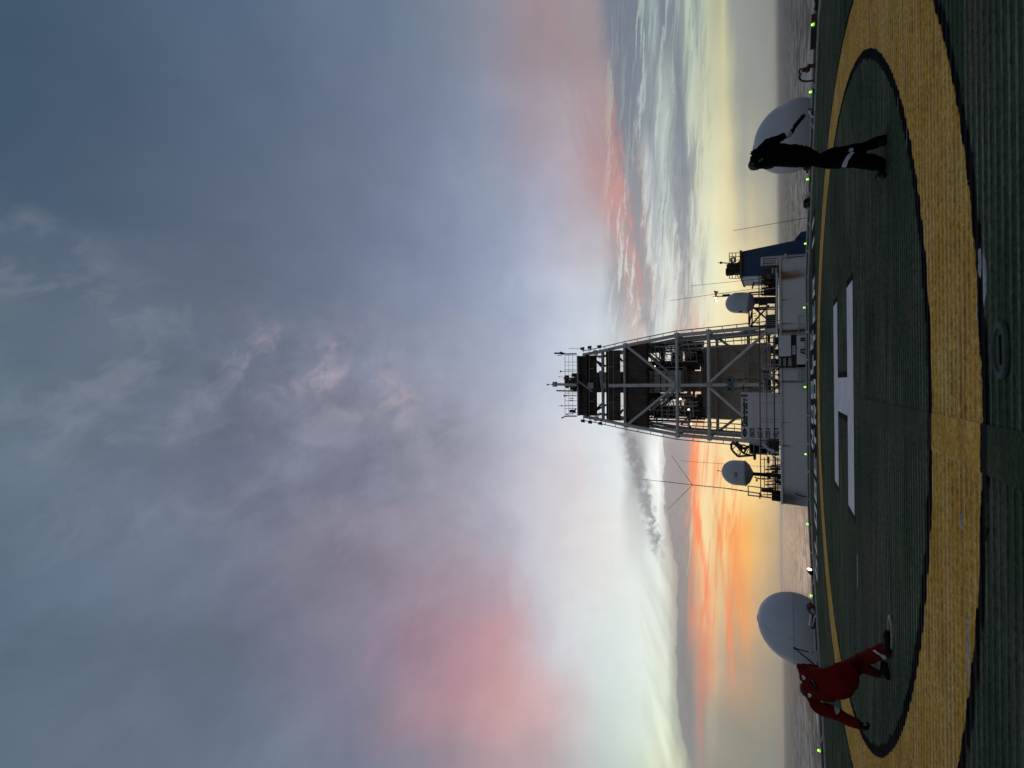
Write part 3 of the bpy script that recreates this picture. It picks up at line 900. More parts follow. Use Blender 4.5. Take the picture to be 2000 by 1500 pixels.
# safety net
t = thing('safety_net', 'brown netting frame hung outside the edge of the green helideck', 'safety net', (CX, CY, -0.1))
fr, nt = MB(), MB()
def rad(k, d, z):
    q = OCT[k % 8]-Vector((CX, CY, 0))
    return Vector((CX, CY, 0))+q*(1+d/AP)+Vector((0, 0, z))
for k in range(0, 4):
    a0, a1, b0, b1 = rad(k, 0.10, -0.10), rad(k+1, 0.10, -0.10), rad(k, 1.35, 0.03), rad(k+1, 1.35, 0.03)
    fr.tube(a0, a1, 0.03); fr.tube(b0, b1, 0.035)
    for i in range(9):
        s_ = i/8
        fr.tube(a0.lerp(a1, s_), b0.lerp(b1, s_), 0.03)
    for i in range(70):
        s_ = i/70
        nt.tube(a0.lerp(a1, s_), b0.lerp(b1, s_), 0.008, 4)
    for i in range(1, 11):
        s_ = i/11
        nt.tube(a0.lerp(b0, s_), a1.lerp(b1, s_), 0.008, 4)
obj('frame', fr, M['greysteel'], t)
obj('netting', nt, M['net'], t)

# perimeter lights
def perimeter_light(c):
    c = Vector(c)
    t = thing('perimeter_light', 'lit green deck light', 'deck light', c, 'green perimeter lights along the deck edge')
    obj('base', MB().lathe([(0.0, -0.12), (0.07, -0.12), (0.07, -0.03), (0.05, 0.0), (0.0, 0.0)], c, 16), M['black'], t, True)
    obj('bulb', MB().sphere(c+Vector((0, -0.010, 0.055)), 0.030, 12, 8), M['greencore'], t, True)
    obj('lens', MB().lathe([(0.036, 0.0), (0.042, 0.02), (0.038, 0.052), (0.021, 0.068), (0.0, 0.072)], c, 16), M['greenlamp'], t, True)
    return t
PL = [((1592, 62), 'lit green deck light beside the long low dark red box'),
      ((1587, 194), 'lit green deck light in front of the dome beside the person in black'),
      ((1581, 366), 'lit green deck light between the person in black and the bundled hose gear'),
      ((1577, 491), 'lit green deck light in front of the foot of the blue funnel'),
      ((1576, 613), 'lit green deck light before the white wall, below the small dome on a truss'),
      ((1577, 757), 'lit green deck light in front of the wall beneath the derrick'),
      ((1577.8, 880), 'lit green deck light before the wall, between name board and pole dome'),
      ((1580.5, 1012), 'lit green deck light with open sea behind, next to the end of the white wall'),
      ((1588, 1147), 'lit green deck light between the floodlight and the red foam monitor'),
      ((1604, 1450), 'lit green deck light on the corner beyond the person in red')]
pl0 = None
for (q, lab) in PL:
    g_ = ground(q[0]+8, q[1])
    # set on the rim of the octagon
    d_ = Vector((g_.x-CX, g_.y-CY, 0))
    ang = math.atan2(d_.y, d_.x)
    k_ = round(ang/(PI/4))*PI/4
    ap = d_.x*math.cos(k_)+d_.y*math.sin(k_)
    d_ *= (AP+0.22)/ap
    c_ = Vector((CX, CY, 0.10))+d_
    if pl0 is None:
        pl0 = perimeter_light(c_)
        o = pl0
    else:
        o = copy_tree(pl0)
        o.location = c_
    o['label'] = lab
# ------------------------------------------------------------------ gear along the deck edge
def deck_edge(px, py, dz=0.0, out=0.5):
    """point just outside the rim of the deck seen at this pixel's bearing"""
    g_ = ground(1600, py)
    best = None
    for k in range(0, 4):
        nrm = Vector((math.cos((k+1)*PI/4), math.sin((k+1)*PI/4)))
    d = ray(px, py); d2 = Vector((d.x, d.y)).normalized()
    t0 = None
    for k in range(8):
        nrm = Vector((math.cos(k*PI/4), math.sin(k*PI/4)))
        den = nrm.dot(d2)
        if den > 1e-6:
            tt = (AP+out+nrm.dot(Vector((CX, CY))))/den
            t0 = tt if t0 is None else min(t0, tt)
    return Vector((d2.x*t0, d2.y*t0, dz))
def edge_Y(px, py, out=0.5):
    return deck_edge(px, py, 0, out).y

# floodlight
Yf = edge_Y(1582, 1113, 0.35)
p0 = at(1582, 1113, Yf)
t = thing('floodlight', 'lit white floodlight on a short bracket beside the sea', 'floodlight', (p0.x, p0.y, -0.1))
q = p0
obj('bracket', MB().tube((q.x, q.y, -0.12), (q.x, q.y, q.z-0.05), 0.03).box((q.x, q.y, -0.02), (0.22, 0.10, 0.05)), M['black'], t)
obj('housing', MB().lathe([(0.0, 0.13), (0.06, 0.13), (0.085, 0.05), (0.095, -0.06), (0.082, -0.065), (0.0, -0.05)], q+Vector((-0.07, 0.03, -0.01)), 20, Matrix.Rotation(R(70), 3, 'Y') @ Matrix.Rotation(R(180), 3, 'X')), M['black'], t, True)
obj('lens', MB().sphere(q+Vector((0.03, -0.03, 0.02)), 0.075, 16, 10, (0.45, 1, 1)), M['whitelamp'], t, True)

def P(px, py, Y): return at(px, py, Y)

# foam monitors and hoses
def foam_monitor(name, label, pts, Y, nozzle_mat):
    base = P(pts['base'][0], pts['base'][1], Y)
    base.z = -0.08
    t = thing(name, label, 'foam monitor', base)
    mb = MB().tube(base, base+Vector((0, 0, 0.14)), 0.06).lathe([(0.0, 0), (0.12, 0), (0.12, 0.03), (0.0, 0.03)], base, 16)
    el = [P(a, b_, Y) for a, b_ in pts['body']]
    for i in range(len(el)-1):
        mb.tube(el[i], el[i+1], 0.055, 10)
        mb.sphere(el[i], 0.075, 10, 8)
    mb.sphere(el[-1], 0.07, 10, 8)
    obj('body', mb, M['red'], t, True)
    noz = [P(a, b_, Y-0.05) for a, b_ in pts['nozzle']]
    mb = MB()
    for i in range(len(noz)-1):
        mb.tube(noz[i], noz[i+1], 0.035, 10, 0.05)
    obj('nozzle', mb, nozzle_mat, t, True)
    if 'hose' in pts:
        mb = MB().path([P(a, b_, Y+0.05) for a, b_ in pts['hose']], 0.028, 8)
        obj('hose', mb, M['black'], t, True)
    return t
Ya = edge_Y(1580, 140, 0.45)
foam_monitor('foam_monitor', 'dark red foam monitor with a looped hose, in front of open sea', {
    'base': (1590, 131), 'body': [(1590, 128), (1580, 130), (1577, 137), (1571, 136)], 'nozzle': [(1571, 136), (1566, 138)],
    'hose': [(1566, 134), (1562, 136), (1561, 141), (1563, 145), (1561, 150), (1562, 155), (1567, 158), (1575, 159), (1583, 158), (1590, 157)]}, Ya, M['red'])
Yb = edge_Y(1580, 1190, 0.45)
foam_monitor('foam_monitor', 'red foam monitor with a pale nozzle, in front of the large left dome', {
    'base': (1592, 1192), 'body': [(1592, 1190), (1586, 1184), (1580, 1187), (1583, 1180)], 'nozzle': [(1584, 1200), (1582, 1222)],
    'hose': [(1582, 1177), (1577, 1182), (1576, 1188), (1582, 1196), (1588, 1200), (1583, 1224), (1589, 1228), (1592, 1215)]}, Yb, M['lightsteel'])
Yc = edge_Y(1580, 1280, 0.5)
base = P(1596, 1290, Yc)
t = thing('hose_davit', 'thin black davit with two spread legs, behind the shoulder of the person in red', 'davit', (base.x, base.y, -0.1))
mb = MB()
mb.tube(P(1552, 1266, Yc), P(1593, 1300, Yc), 0.026, 8).tube(P(1552, 1266, Yc+0.5), P(1584, 1275, Yc+0.3), 0.022, 8).tube(P(1584, 1275, Yc+0.3), P(1594, 1276, Yc+0.3), 0.022, 8)
obj('legs_frame', mb, M['black'], t)
mb = MB().sphere(P(1552, 1266, Yc+0.2), 0.05)
obj('head_joint', mb, M['black'], t, True)
mb = MB().box(P(1591, 1282, Yc), (0.3, 0.15, 0.16)).path([P(1585, 1270, Yc), P(1582, 1274, Yc), P(1586, 1280, Yc), P(1588, 1288, Yc)], 0.03)
obj('coupling', mb, M['greysteel'], t)

Yd = edge_Y(1580, 395, 0.5)
base = P(1586, 395, Yd)
t = thing('hose_bundle', 'bundled dark hose gear on the deck edge in front of the sea', 'hose gear', (base.x, base.y, -0.1))
mb = MB()
for k in range(4):
    mb.torus(P(1577, 393+2.5*k, Yd+0.03*k), 0.11, 0.028, Matrix.Rotation(R(80+6*k), 3, 'X'), 20, 6)
obj('hose_coil', mb, M['black'], t, True)
obj('hose_end', MB().path([P(1574, 381, Yd), P(1579, 386, Yd), P(1586, 389, Yd)], 0.025), M['greysteel'], t)
obj('hose_end', MB().path([P(1577, 404, Yd), P(1582, 409, Yd)], 0.02), M['greysteel'], t)
mb = MB().box(P(1585, 396, Yd), (0.30, 0.2, 0.12))
obj('cradle', mb, M['dark'], t)

Ye = edge_Y(1580, 225, 0.4)
base = P(1586, 226, Ye)
t = thing('pipe_bracket', 'small pale pipe bracket on the deck edge below the right dome', 'bracket', (base.x, base.y, -0.1))
obj('pipe', MB().path([P(1588, 229, Ye), P(1582, 219, Ye), P(1580, 216, Ye)], 0.035), M['lightsteel'], t)
obj('clamp', MB().box(P(1588, 222, Ye), (0.14, 0.12, 0.10)).path([P(1588, 214, Ye), P(1580, 213, Ye), P(1578, 217, Ye)], 0.022), M['dark'], t)

Yg = edge_Y(1580, 335, 0.45)
base = P(1582, 333, Yg)
t = thing('foam_monitor', 'small red nozzle head on the deck edge at the hip of the person in black', 'foam monitor', (base.x, base.y, -0.1))
obj('body', MB().tube(P(1590, 326, Yg), P(1574, 328, Yg), 0.06).sphere(P(1574, 328, Yg), 0.08).path([P(1570, 324, Yg), P(1572, 331, Yg), P(1577, 331, Yg)], 0.045), M['dark'], t, True)
obj('nozzle', MB().tube(P(1578, 330, Yg), P(1576, 338, Yg), 0.045, 10, 0.035), M['red'], t, True)
obj('bracket', MB().path([P(1573, 285, Yg), P(1577, 288, Yg), P(1584, 290, Yg)], 0.035), M['rust'], t)

Yh = edge_Y(1590, 60, 0.6)
a_, b_ = P(1590, 29, Yh), P(1588, 94, Yh)
t = thing('equipment_box', 'long low dark red box lying along the net frame', 'equipment box', (a_+b_)/2)
obj('body', MB().bar(a_, b_, 0.10, 0.14), M['red'], t)
obj('end_cap', MB().bar(b_.lerp(a_, 0.55), b_, 0.108, 0.148), M['black'], t)
Yi = edge_Y(1590, 10, 0.6)
t = thing('hose_coupling', 'three small black couplings in a row at the corner of the net', 'coupling', P(1594, 10, Yi))
mb = MB()
for py_, r_ in ((1, 0.06), (8, 0.045), (15, 0.065)):
    mb.sphere(P(1594, py_, Yi), r_, 12, 8, (1.2, 1, 0.8))
objs('knob', mb, M['black'], t, True)

# ------------------------------------------------------------------ large domes on both bridge wings
def big_dome(name, label, c, r, seams=True):
    c = Vector(c)
    t = thing(name, label, 'radome', c+Vector((0, 0, -r-3)))
    prof = [(r*math.sin(a), r*math.cos(a)) for a in [PI*k/40 for k in range(34)]]
    obj('shell', MB().lathe(prof, c, 64), M['radome'], t, True)
    mb = MB().torus(c+Vector((0, 0, 0.06*r)), r*1.0+0.001, 0.012, None, 80, 6)
    rot = Matrix.Rotation(R(90), 3, 'X')
    if seams:
        obj('panel_seam', mb, M['greysteel'], t, True)
    mb = MB()
    for az in (8, 98, 188, 278):
        pts = [c+Vector((r*1.001*math.sin(a)*math.cos(R(az-90)), r*1.001*math.sin(a)*math.sin(R(az-90)), r*1.001*math.cos(a))) for a in [PI*0.5*k/14 for k in range(15)]]
        mb.path(pts, 0.009, 5)
    if seams:
        obj('rib_seam', mb, M['greysteel'], t)
    obj('cap', MB().lathe([(0.0, 0.035), (0.14, 0.03), (0.16, 0.0), (0.16, -0.03)], c+Vector((0, 0, r)), 20), M['radome'], t, True)
    obj('pedestal', MB().tube(c+Vector((0, 0, -r-3)), c+Vector((0, 0, -r*0.8)), 0.7, 20), M['white'], t, True)
    return t
big_dome('satellite_dome', 'large grey dome behind the person in red', (-12.92, 26.0, 0.48), 1.70)
big_dome('satellite_dome', 'large grey dome behind the person in black', (12.80, 26.0, 0.45), 1.72, False)

# ------------------------------------------------------------------ deckhouse
YW = 34.0
t = thing('deckhouse', 'white rust-streaked steel deckhouse beyond the helideck', 'deckhouse', (0, YW+4, SEA_Z))
x0, x1 = P(1540, 985, YW).x, P(1540, 506, YW).x
ZR = 1.04
def wall_material():
    m = material('deckhouse paint', (0.54, 0.55, 0.565), 0.55, var=0.07, scale=0.6)
    tt = NT(m.node_tree)
    b = m.node_tree.nodes['Principled BSDF']
    base = b.inputs['Base Color'].links[0].from_socket
    pos = tt.new('ShaderNodeNewGeometry').outputs['Position']
    x, y, z = tt.sep(pos)
    n_ = tt.noise(tt.comb(tt.mul(x, 6.0), 0.0, tt.mul(z, 0.6)), 1.0, 6.0, 0.6)
    dirt = tt.mul(tt.sstep(n_, 0.55, 0.75), tt.sstep(z, -1.5, 1.0))
    base = tt.mix(tt.mul(dirt, 0.25), base, (0.20, 0.17, 0.13))
    for py_, wid, ln in ((536, 0.30, 2.0), (541, 0.16, 2.6), (648, 0.16, 3.4), (632, 0.05, 1.4), (973, 0.6, 2.4), (700, 0.07, 1.2), (585, 0.04, 0.9), (870, 0.05, 0.9), (826, 0.04, 0.7)):
        xc = P(1540, py_, YW).x
        wob = tt.mul(tt.sub(tt.noise(tt.comb(0.0, xc, z), 1.5, 3.0), 0.5), 0.25)
        g_ = tt.gauss(tt.add(x, wob), xc, wid)
        ff = tt.mul(tt.mul(g_, tt.sstep(z, ZR-ln, ZR-0.1)), tt.lin(n_, 0.35, 0.7, 0.7, 1.3))
        base = tt.mix(tt.mn(tt.mul(ff, 1.1), 0.9), base, (0.16, 0.075, 0.022) if py_ < 900 else (0.07, 0.06, 0.05))
    tt.l.new(base, b.inputs['Base Color'])
    return m
M['wall'] = wall_material()
obj('wall', MB().span((x0, YW, SEA_Z-1), (x1, YW+14, ZR)), M['wall'], t)
# roof edge pipe and coaming
obj('roof_edge', MB().span((x0-0.05, YW-0.10, ZR-0.10), (x1+0.05, YW-0.004, ZR+0.02)), M['white'], t)
obj('pipe', MB().tube(P(1517.5, 533, YW-0.15), P(1517.5, 652, YW-0.15), 0.075, 10), M['lightsteel'], t, True)
# wall ladders / guard frames near the deck
for bars, pys in (((((1560, 617), (1560, 652)),), (617, 634, 652)), ((((1560, 722), (1560, 745)), ((1566, 722), (1566, 745)), ((1577, 722), (1577, 745))), (722, 733, 745))):
    mb = MB()
    for (pa, pb) in bars:
        mb.tube(P(*pa, YW-0.5), P(*pb, YW-0.5), 0.03)
    for py_ in pys:
        mb.tube(P(1560, py_, YW-0.5), P(1586, py_, YW-0.5), 0.03)
    obj('guard_frame', mb, M['greysteel'], t)
mb = MB()
Lx = P(1540, 745.5, YW-0.08).x
for k in range(26):
    z_ = ZR-0.05-0.075*k
    mb.box((Lx, YW-0.08, z_), (0.09, 0.06, 0.045))
obj('ladder', mb, M['inkblack'], t)
for pts_, r_ in (([(1545, 704), (1536, 706), (1524, 716), (1513, 728)], 0.035), ([(1525, 647), (1573, 644)], 0.03), ([(1553, 963), (1560, 968), (1580, 971)], 0.03)):
    obj('cable', MB().path([P(*q_, YW-0.05) for q_ in pts_], r_), M['black'], t)
# projecting cabinet block
def px_box(mb, xa, ya, xb, yb, Y, depth):
    a, b_ = P(xa, ya, Y), P(xb, yb, Y)
    mb.span((min(a.x, b_.x), Y, min(a.z, b_.z)), (max(a.x, b_.x), Y+depth, max(a.z, b_.z)))
    return mb
t = thing('vent_housing', 'pale blue-grey vent housing with a white notice, built against the deckhouse wall', 'vent housing', (2.5, YW-0.5, -1.5))
obj('upper_panel', px_box(MB(), 1521, 656, 1545, 695, YW-0.6, 0.59), M['whiteclean'], t)
obj('lower_panel', px_box(MB(), 1556, 656, 1590, 711, YW-0.7, 0.69), M['whiteclean'], t)
obj('gap', px_box(MB(), 1545.2, 654, 1555.8, 717, YW-0.35, 0.34), M['dark'], t)
obj('notice', px_box(MB(), 1546.5, 675, 1553.5, 692, YW-0.37, 0.018), M['white'], t)
mb = MB()
for (a_, b_) in (((1548, 679), (1552, 680)), ((1548, 685), (1552, 686))):
    px_box(mb, a_[0], a_[1], b_[0], b_[1], YW-0.376, 0.005)
objs('notice_text', mb, M['inkblack'], t)
obj('recess', px_box(MB(), 1521, 696, 1555, 717, YW-0.2, 0.19), M['greysteel'], t)
mb = MB()
for pa, pb in (((1527, 697), (1527, 716)), ((1537, 699), (1537, 716)), ((1521, 697), (1555, 697)), ((1521, 717), (1555, 717))):
    mb.tube(P(*pa, YW-0.24), P(*pb, YW-0.24), 0.06)
obj('pipe', mb, M['dark'], t)
mb = MB()
for pa, pb in (((1563, 661), (1573, 661)), ((1563, 683), (1573, 683)), ((1574, 661), (1574, 684)), ((1563, 665), (1572, 665)), ((1563, 687), (1573, 691))):
    mb.bar(P(*pa, YW-0.78), P(*pb, YW-0.78), 0.10, 0.08)
objs('bracket', mb, M['black'], t)
obj('painted_shadow', px_box(MB(), 1557, 711, 1590, 716, YW-0.5, 0.45), M['inkblack'], t)  # solid black strip: shade beside the lower panel put in as colour

# roof railing along the front of the deckhouse
t = thing('roof_railing', 'thin brown guard railing along the deckhouse roof', 'railing', (0, YW+0.3, ZR))
mb = MB()
zt = zx(1484, YW+0.3); zm = zx(1497, YW+0.3); zl = zx(1512, YW+0.3)
xa, xb = P(1500, 972, YW+0.3).x, P(1500, 527, YW+0.3).x
mb.tube((xa, YW+0.3, zt), (xb, YW+0.3, zt), 0.032)
obj('top_rail', mb, M['rust'], t)
obj('mid_rail', MB().tube((xa, YW+0.3, zm), (xb, YW+0.3, zm), 0.018).tube((xa, YW+0.3, zl), (P(1500, 660, YW).x, YW+0.3, zl), 0.034), M['dark'], t)
post = None
for k in range(13):
    xp = xa+(xb-xa)*k/12
    mb = MB().tube((xp, YW+0.3, ZR), (xp, YW+0.3, zt), 0.028)
    obj('post', mb, M['greysteel'] if k % 3 else M['dark'], t)

# blue funnel
YF = 42.0
t = thing('funnel', 'dark blue tapered funnel with a railed top platform', 'funnel', (9.5, YF+1.5, SEA_Z))
def quad_prism(pts, Y, d):
    return MB().prism([P(a, b_, Y) for a, b_ in pts], (0, d, 0))
obj('body', quad_prism([(1449, 491), (1449, 540), (1620, 528), (1620, 457), (1578, 464.5)], YF, 4.0), M['navy'], t)
obj('lit_side_face', quad_prism([(1449, 540.3), (1449, 543), (1540, 541), (1540, 536)], YF-0.05, 3.6), M['whiteclean'], t)  # pale material puts the light on the funnel's side face into colour
obj('fin', quad_prism([(1552, 468.2), (1564, 453), (1575, 451), (1575.5, 464.8)], YF+0.5, 2.0), M['navy'], t)
obj('rim', quad_prism([(1444.5, 488.5), (1444.5, 541), (1449, 541.5), (1449, 489)], YF-0.3, 4.6), M['rim'], t)
mb = MB()
px_box(mb, 1419, 516, 1443, 524, YF+1.2, 0.9)
px_box(mb, 1417, 524.5, 1443, 532, YF+1.6, 0.9)
mb.prism([P(1437, 516, YF+1), P(1444, 509, YF+1), P(1444, 516, YF+1)], (0, 0.9, 0))
objs('exhaust_pipe', mb, M['black'], t)
for Yr in (YF-0.2, YF+4.2):
    mb = MB()
    for px_ in (1424.5, 1430, 1437):
        mb.tube(P(px_, 494, Yr), P(px_, 544, Yr), 0.03)
    for k in range(8):
        py_ = 494+50*k/7
        mb.tube(P(1424.5, py_, Yr), P(1445, py_-0.2, Yr), 0.028)
    obj('top_railing', mb, M['dark'], t)
mb = MB()
mb.path([P(1427, 505, YF), P(1435, 503, YF), P(1435, 512, YF), P(1428, 512, YF), P(1427, 505, YF)], 0.07)
obj('pipe_bend', mb, M['dark'], t)
obj('stay', MB().path([P(1428, 536, YF), P(1436, 533, YF), P(1444, 543, YF)], 0.04), M['dark'], t)
mb = MB().tube(P(1444, 515.5, YF+1), P(1406, 513, YF+1), 0.05).tube(P(1406, 513, YF+1), P(1401, 512.7, YF+1), 0.02).sphere(P(1408, 513.2, YF+1), 0.12)
obj('stub_mast', mb, M['black'], t)

# white pipe frame in front of the funnel
t = thing('vent_piping', 'white upright pipe frame standing before the blue funnel', 'pipe frame', (9.0, YW+1, ZR-4))
mb = MB()
for (a_, b_, c_, d_, r_) in ((1488, 504, 1582, 497.5, .075), (1488, 509, 1582, 502, .06), (1488, 513, 1534, 509.5, .06), (1488, 518, 1582, 511.5, .07)):
    mb.tube(P(a_, b_, YW+1), P(c_, d_, YW+1), r_)
for (a_, y0_, y1_) in ((1488, 503, 520), (1534, 496, 514), (1577, 497, 512)):
    mb.bar(P(a_, y0_, YW+0.9), P(a_, y1_, YW+0.9), 0.14)
mb.path([P(1518, 518.5, YW+0.8), P(1518, 509, YW+0.8), P(1521, 505.5, YW+0.8), P(1527, 504, YW+0.8)], 0.09, 8)
obj('pipework', mb, M['lightsteel'], t, True)
obj('rusty_pipe', MB().tube(P(1535, 504.5, YW+1.2), P(1580, 498.5, YW+1.2), 0.06).tube(P(1537, 508.5, YW+1.2), P(1580, 505, YW+1.2), 0.10), M['rust'], t)
t = thing('winch_box', 'dark brown rusty box fixed on the roof corner by the white pipe frame', 'winch', P(1518, 527, YW+0.2))
mb = MB(); px_box(mb, 1504, 520, 1522, 537, YW+0.1, 0.9)
obj('body', mb, M['dark'], t)
mb = MB(); px_box(mb, 1507, 523, 1511, 534, YW+0.04, 0.05); px_box(mb, 1514, 523, 1518, 534, YW+0.04, 0.05)
objs('cover', mb, M['greysteel'], t)
mb = MB()
for k in range(9):
    a_ = P(1486+k*2.1, 521+(k*7) % 15, YW+0.8); b_ = P(1503, 520+(k*5) % 16, YW+0.8)
    mb.tube(a_, b_, 0.045)
obj('bracing', mb, M['rust'], t)

# small dome on truss (right)
YD = 36.0
def small_dome(name, label, top, base, yc0, yc1, halfpx, Y, textv=None, ped=None):
    """dome: cylinder with a hemispherical top and tapered skirt"""
    a = P(base, yc1, Y); b_ = P(top, yc0, Y)
    sc_ = (P(base, yc1-halfpx, Y)-P(base, yc1+halfpx, Y)).length/2
    H = (b_-a).length
    axis = (b_-a).normalized()
    rot = axis.to_track_quat('Z', 'Y').to_matrix()
    t = thing(name, label, 'radome', (a.x, a.y, ZR))
    r = sc_
    prof = [(r*0.70, -0.22*r), (r*0.93, 0.0), (r, 0.02), (r, H-r*1.02)]
    prof += [(r*math.cos(R(x_)), H-r*1.02+r*1.02*math.sin(R(x_))) for x_ in range(8, 91, 8)]+[(0.0, H)]
    obj('shell', MB().lathe(prof, a, 48, rot), M['radome'], t, True)
    obj('skirt', MB().lathe([(0.0, -0.50*r), (r*0.20, -0.50*r), (r*0.72, -0.26*r), (r*0.955, -0.03*r), (r*1.015, 0.0), (r*1.015, 0.10*r), (r*1.002, 0.10*r)], a, 48, rot), M['greysteel'], t, True)
    return t, a, rot, r, H
t, a, rot, r, H = small_dome('satellite_dome', 'small grey dome on a braced steel truss to the right of the derrick', 1417, 1463, 591, 592, 20.0, YD)
mb = MB()
mb.tube(P(1466, 589, YD), P(1516, 586, YD), 0.22, 12)
obj('pedestal', mb, M['dark'], t, True)
obj('hatch', MB().box(P(1446, 609, YD-0.62), (0.10, 0.10, 0.22)), M['inkblack'], t)
t = thing('truss_platform', 'cross-braced steel truss carrying the small dome beside the derrick', 'truss', (5.0, YD, ZR))
mb = MB()
for (q0, q1, r_) in (((1463, 636), (1463, 610), .06), ((1463, 636), (1470, 600), .05), ((1469, 640), (1469, 600), .05), ((1516, 640), (1516, 585), .09),
                     ((1471, 600), (1512, 635), .06), ((1466, 636), (1502, 596), .06), ((1469, 582), (1515, 581), .06), ((1469, 602), (1516, 600), .07), ((1498, 580), (1498, 640), .04),
                     ((1474, 604), (1515, 604), .05), ((1463, 637), (1516, 637), .06), ((1463, 572), (1516, 569), .05), ((1469, 590), (1516, 590), .12)):
    mb.tube(P(*q0, YD+0.4), P(*q1, YD+0.4), r_)
obj('frame', mb, M['dark'], t)
mb = MB(); px_box(mb, 1478, 600, 1492, 604, YD+0.3, 0.4); px_box(mb, 1483, 588, 1497, 594, YD+0.3, 0.4)
objs('junction_box', mb, M['dark'], t)
mb = MB()
for k in range(5):
    mb.tube(P(1470+2*k, 612+5*k, YD+0.2), P(1477+2*k, 612+5*k, YD+0.2), 0.03)
objs('bracket', mb, M['black'], t)
t = thing('container', 'grey box container on the roof under the dome truss', 'container', P(1508, 628, YD-0.6))
mb = MB(); px_box(mb, 1496, 615, 1516, 642, YD-0.6, 2.0)
obj('body', mb, M['greysteel'], t)
mb = MB()
for k in range(7):
    px_box(mb, 1497, 616.5+3.7*k, 1515, 617.5+3.7*k, YD-0.63, 0.025)
obj('rib', mb, M['dark'], t)
# clutter of thin stanchions, valves and rails right of the truss
t = thing('vent_manifold', 'tangle of brown vent pipes and rails between dome truss and funnel', 'pipework', P(1510, 560, YD))
mb = MB()
rnd = random.Random(3)
for k in range(15):
    py_ = 540+2.6*k
    top = 1484+rnd.random()*12
    mb.tube(P(1519, py_, YD-1+rnd.random()*2), P(top, py_+rnd.random()*2-1, YD-1+rnd.random()*2), 0.035+0.03*rnd.random())
for px_ in (1488, 1492.5, 1497.5, 1502, 1506, 1511, 1515):
    mb.tube(P(px_, 540, YD), P(px_, 578, YD), 0.03)
for k in range(8):
    mb.sphere(P(1490+rnd.random()*22, 545+rnd.random()*30, YD), 0.10+0.06*rnd.random(), 8, 6)
obj('pipework', mb, M['dark'], t)
mb = MB()
for k in range(10):
    p_ = P(1494+rnd.random()*20, 541+rnd.random()*36, YD-0.3)
    mb.box(p_, (0.18, 0.2, 0.25*rnd.random()+0.1))
objs('valve', mb, M['rust'], t)
mb = MB().tube(P(1484, 552, YD), P(1471, 553, YD), 0.04).prism([P(1472, 548, YD), P(1473.5, 553, YD), P(1469, 564, YD), P(1468, 562, YD)], (0, 0.3, 0))
obj('weather_cowl', mb, M['dark'], t)

# signal mast
t = thing('signal_mast', 'signal mast with yellow horns, a lit red beacon and white lamps', 'signal mast', P(1516, 577, YD+1))
obj('mast', MB().tube(P(1516, 573, YD+1), P(1400, 579, YD+1), 0.05), M['greysteel'], t)
obj('box', MB().bar(P(1411, 577.5, YD+0.8), P(1426, 576.5, YD+0.8), 0.18), M['dark'], t)
obj('horn', MB().tube(P(1398, 572, YD+0.9), P(1399, 569, YD+0.9), 0.13, 12, 0.2).tube(P(1397, 576, YD+0.9), P(1400, 576, YD+0.9), 0.14, 12).bar(P(1398, 570, YD+1), P(1398, 589, YD+1), 0.14), M['yellow'], t, True)
obj('beacon', MB().sphere(P(1393.5, 579.5, YD+0.8), 0.07), M['redlamp'], t, True)
for (a_, b_) in ((1397.5, 582.5), (1399, 587.5)):
    obj('lamp', MB().sphere(P(a_, b_, YD+0.6), 0.065), M['whitelamp'], t, True)

# whip antennas
def whip(label, pts, Y, r0=0.022, extra=None):
    a = P(*pts[0], Y)
    t = thing('whip_antenna', label, 'antenna', a, 'whip antennas')
    ps = [P(*q, Y) for q in pts]
    mb = MB()
    for i in range(len(ps)-1):
        mb.tube(ps[i], ps[i+1], r0*(1-0.25*i/len(ps)), 6, r0*(1-0.25*(i+1)/len(ps)))
    obj('rod', mb, M['dark'], t)
    obj('mount', MB().tube(ps[0], ps[0].lerp(ps[1], 0.08), r0*2.4, 8), M['black'], t)
    return t
whip('bare whip antenna against the sea, right of the blue funnel', [(1584, 424), (1510, 437), (1432, 450.5)], 30.0, 0.016)
whip('whip antenna rising just left of the blue funnel', [(1519, 541), (1481, 545), (1347, 558.7)], 35.2, 0.017)
whip('tallest whip antenna, beside the signal mast', [(1510, 559), (1484, 563), (1400, 574), (1309, 587)], 35.4, 0.018)
whip('short whip antenna close beside the right truss dome', [(1510, 566), (1484, 569), (1395, 574.5)], 35.3, 0.014)
whip('thin whip antenna passing behind the pole dome', [(1524, 915), (1486, 911), (1413, 906), (1328, 900)], 37.5, 0.015)

# pole dome (left)
YP = 35.5
t, a, rot, r, H = small_dome('satellite_dome', 'small grey dome on a black pole to the left of the derrick', 1409.5, 1457, 921, 924.5, 24.2, YP)
obj('pedestal', MB().tube(P(1463, 925, YP), P(1472, 925.5, YP), 0.30, 16, 0.13).tube(P(1470, 925.5, YP), P(1526, 929.5, YP), 0.13, 14, 0.15), M['inkblack'], t, True)
obj('finial', MB().tube(P(1410, 921, YP), P(1401, 918.5, YP), 0.02).sphere(P(1403, 919, YP), 0.05), M['black'], t)
me = text_mesh('Sea Tel', 0.34, 0.008)
nrm = (Vector((0, -1, 0))).normalized()
pc = P(1446, 913, YP-r-0.01)
for v_ in me.vertices:
    l = v_.co.copy()
    ang = (l.x-0.52)/r - 0.32
    v_.co = Vector((a.x+r*1.006*math.sin(ang), a.y-r*1.006*math.cos(ang), a.z+0.52+l.y*0.8)) - WORLD[t.name]
link('lettering', me, M['inkblack'], t)
obj('side_arm', MB().path([P(1474, 931, YP), P(1478, 934, YP), P(1485, 935, YP)], 0.05).tube(P(1478, 936, YP), P(1478, 940, YP), 0.06), M['dark'], t)
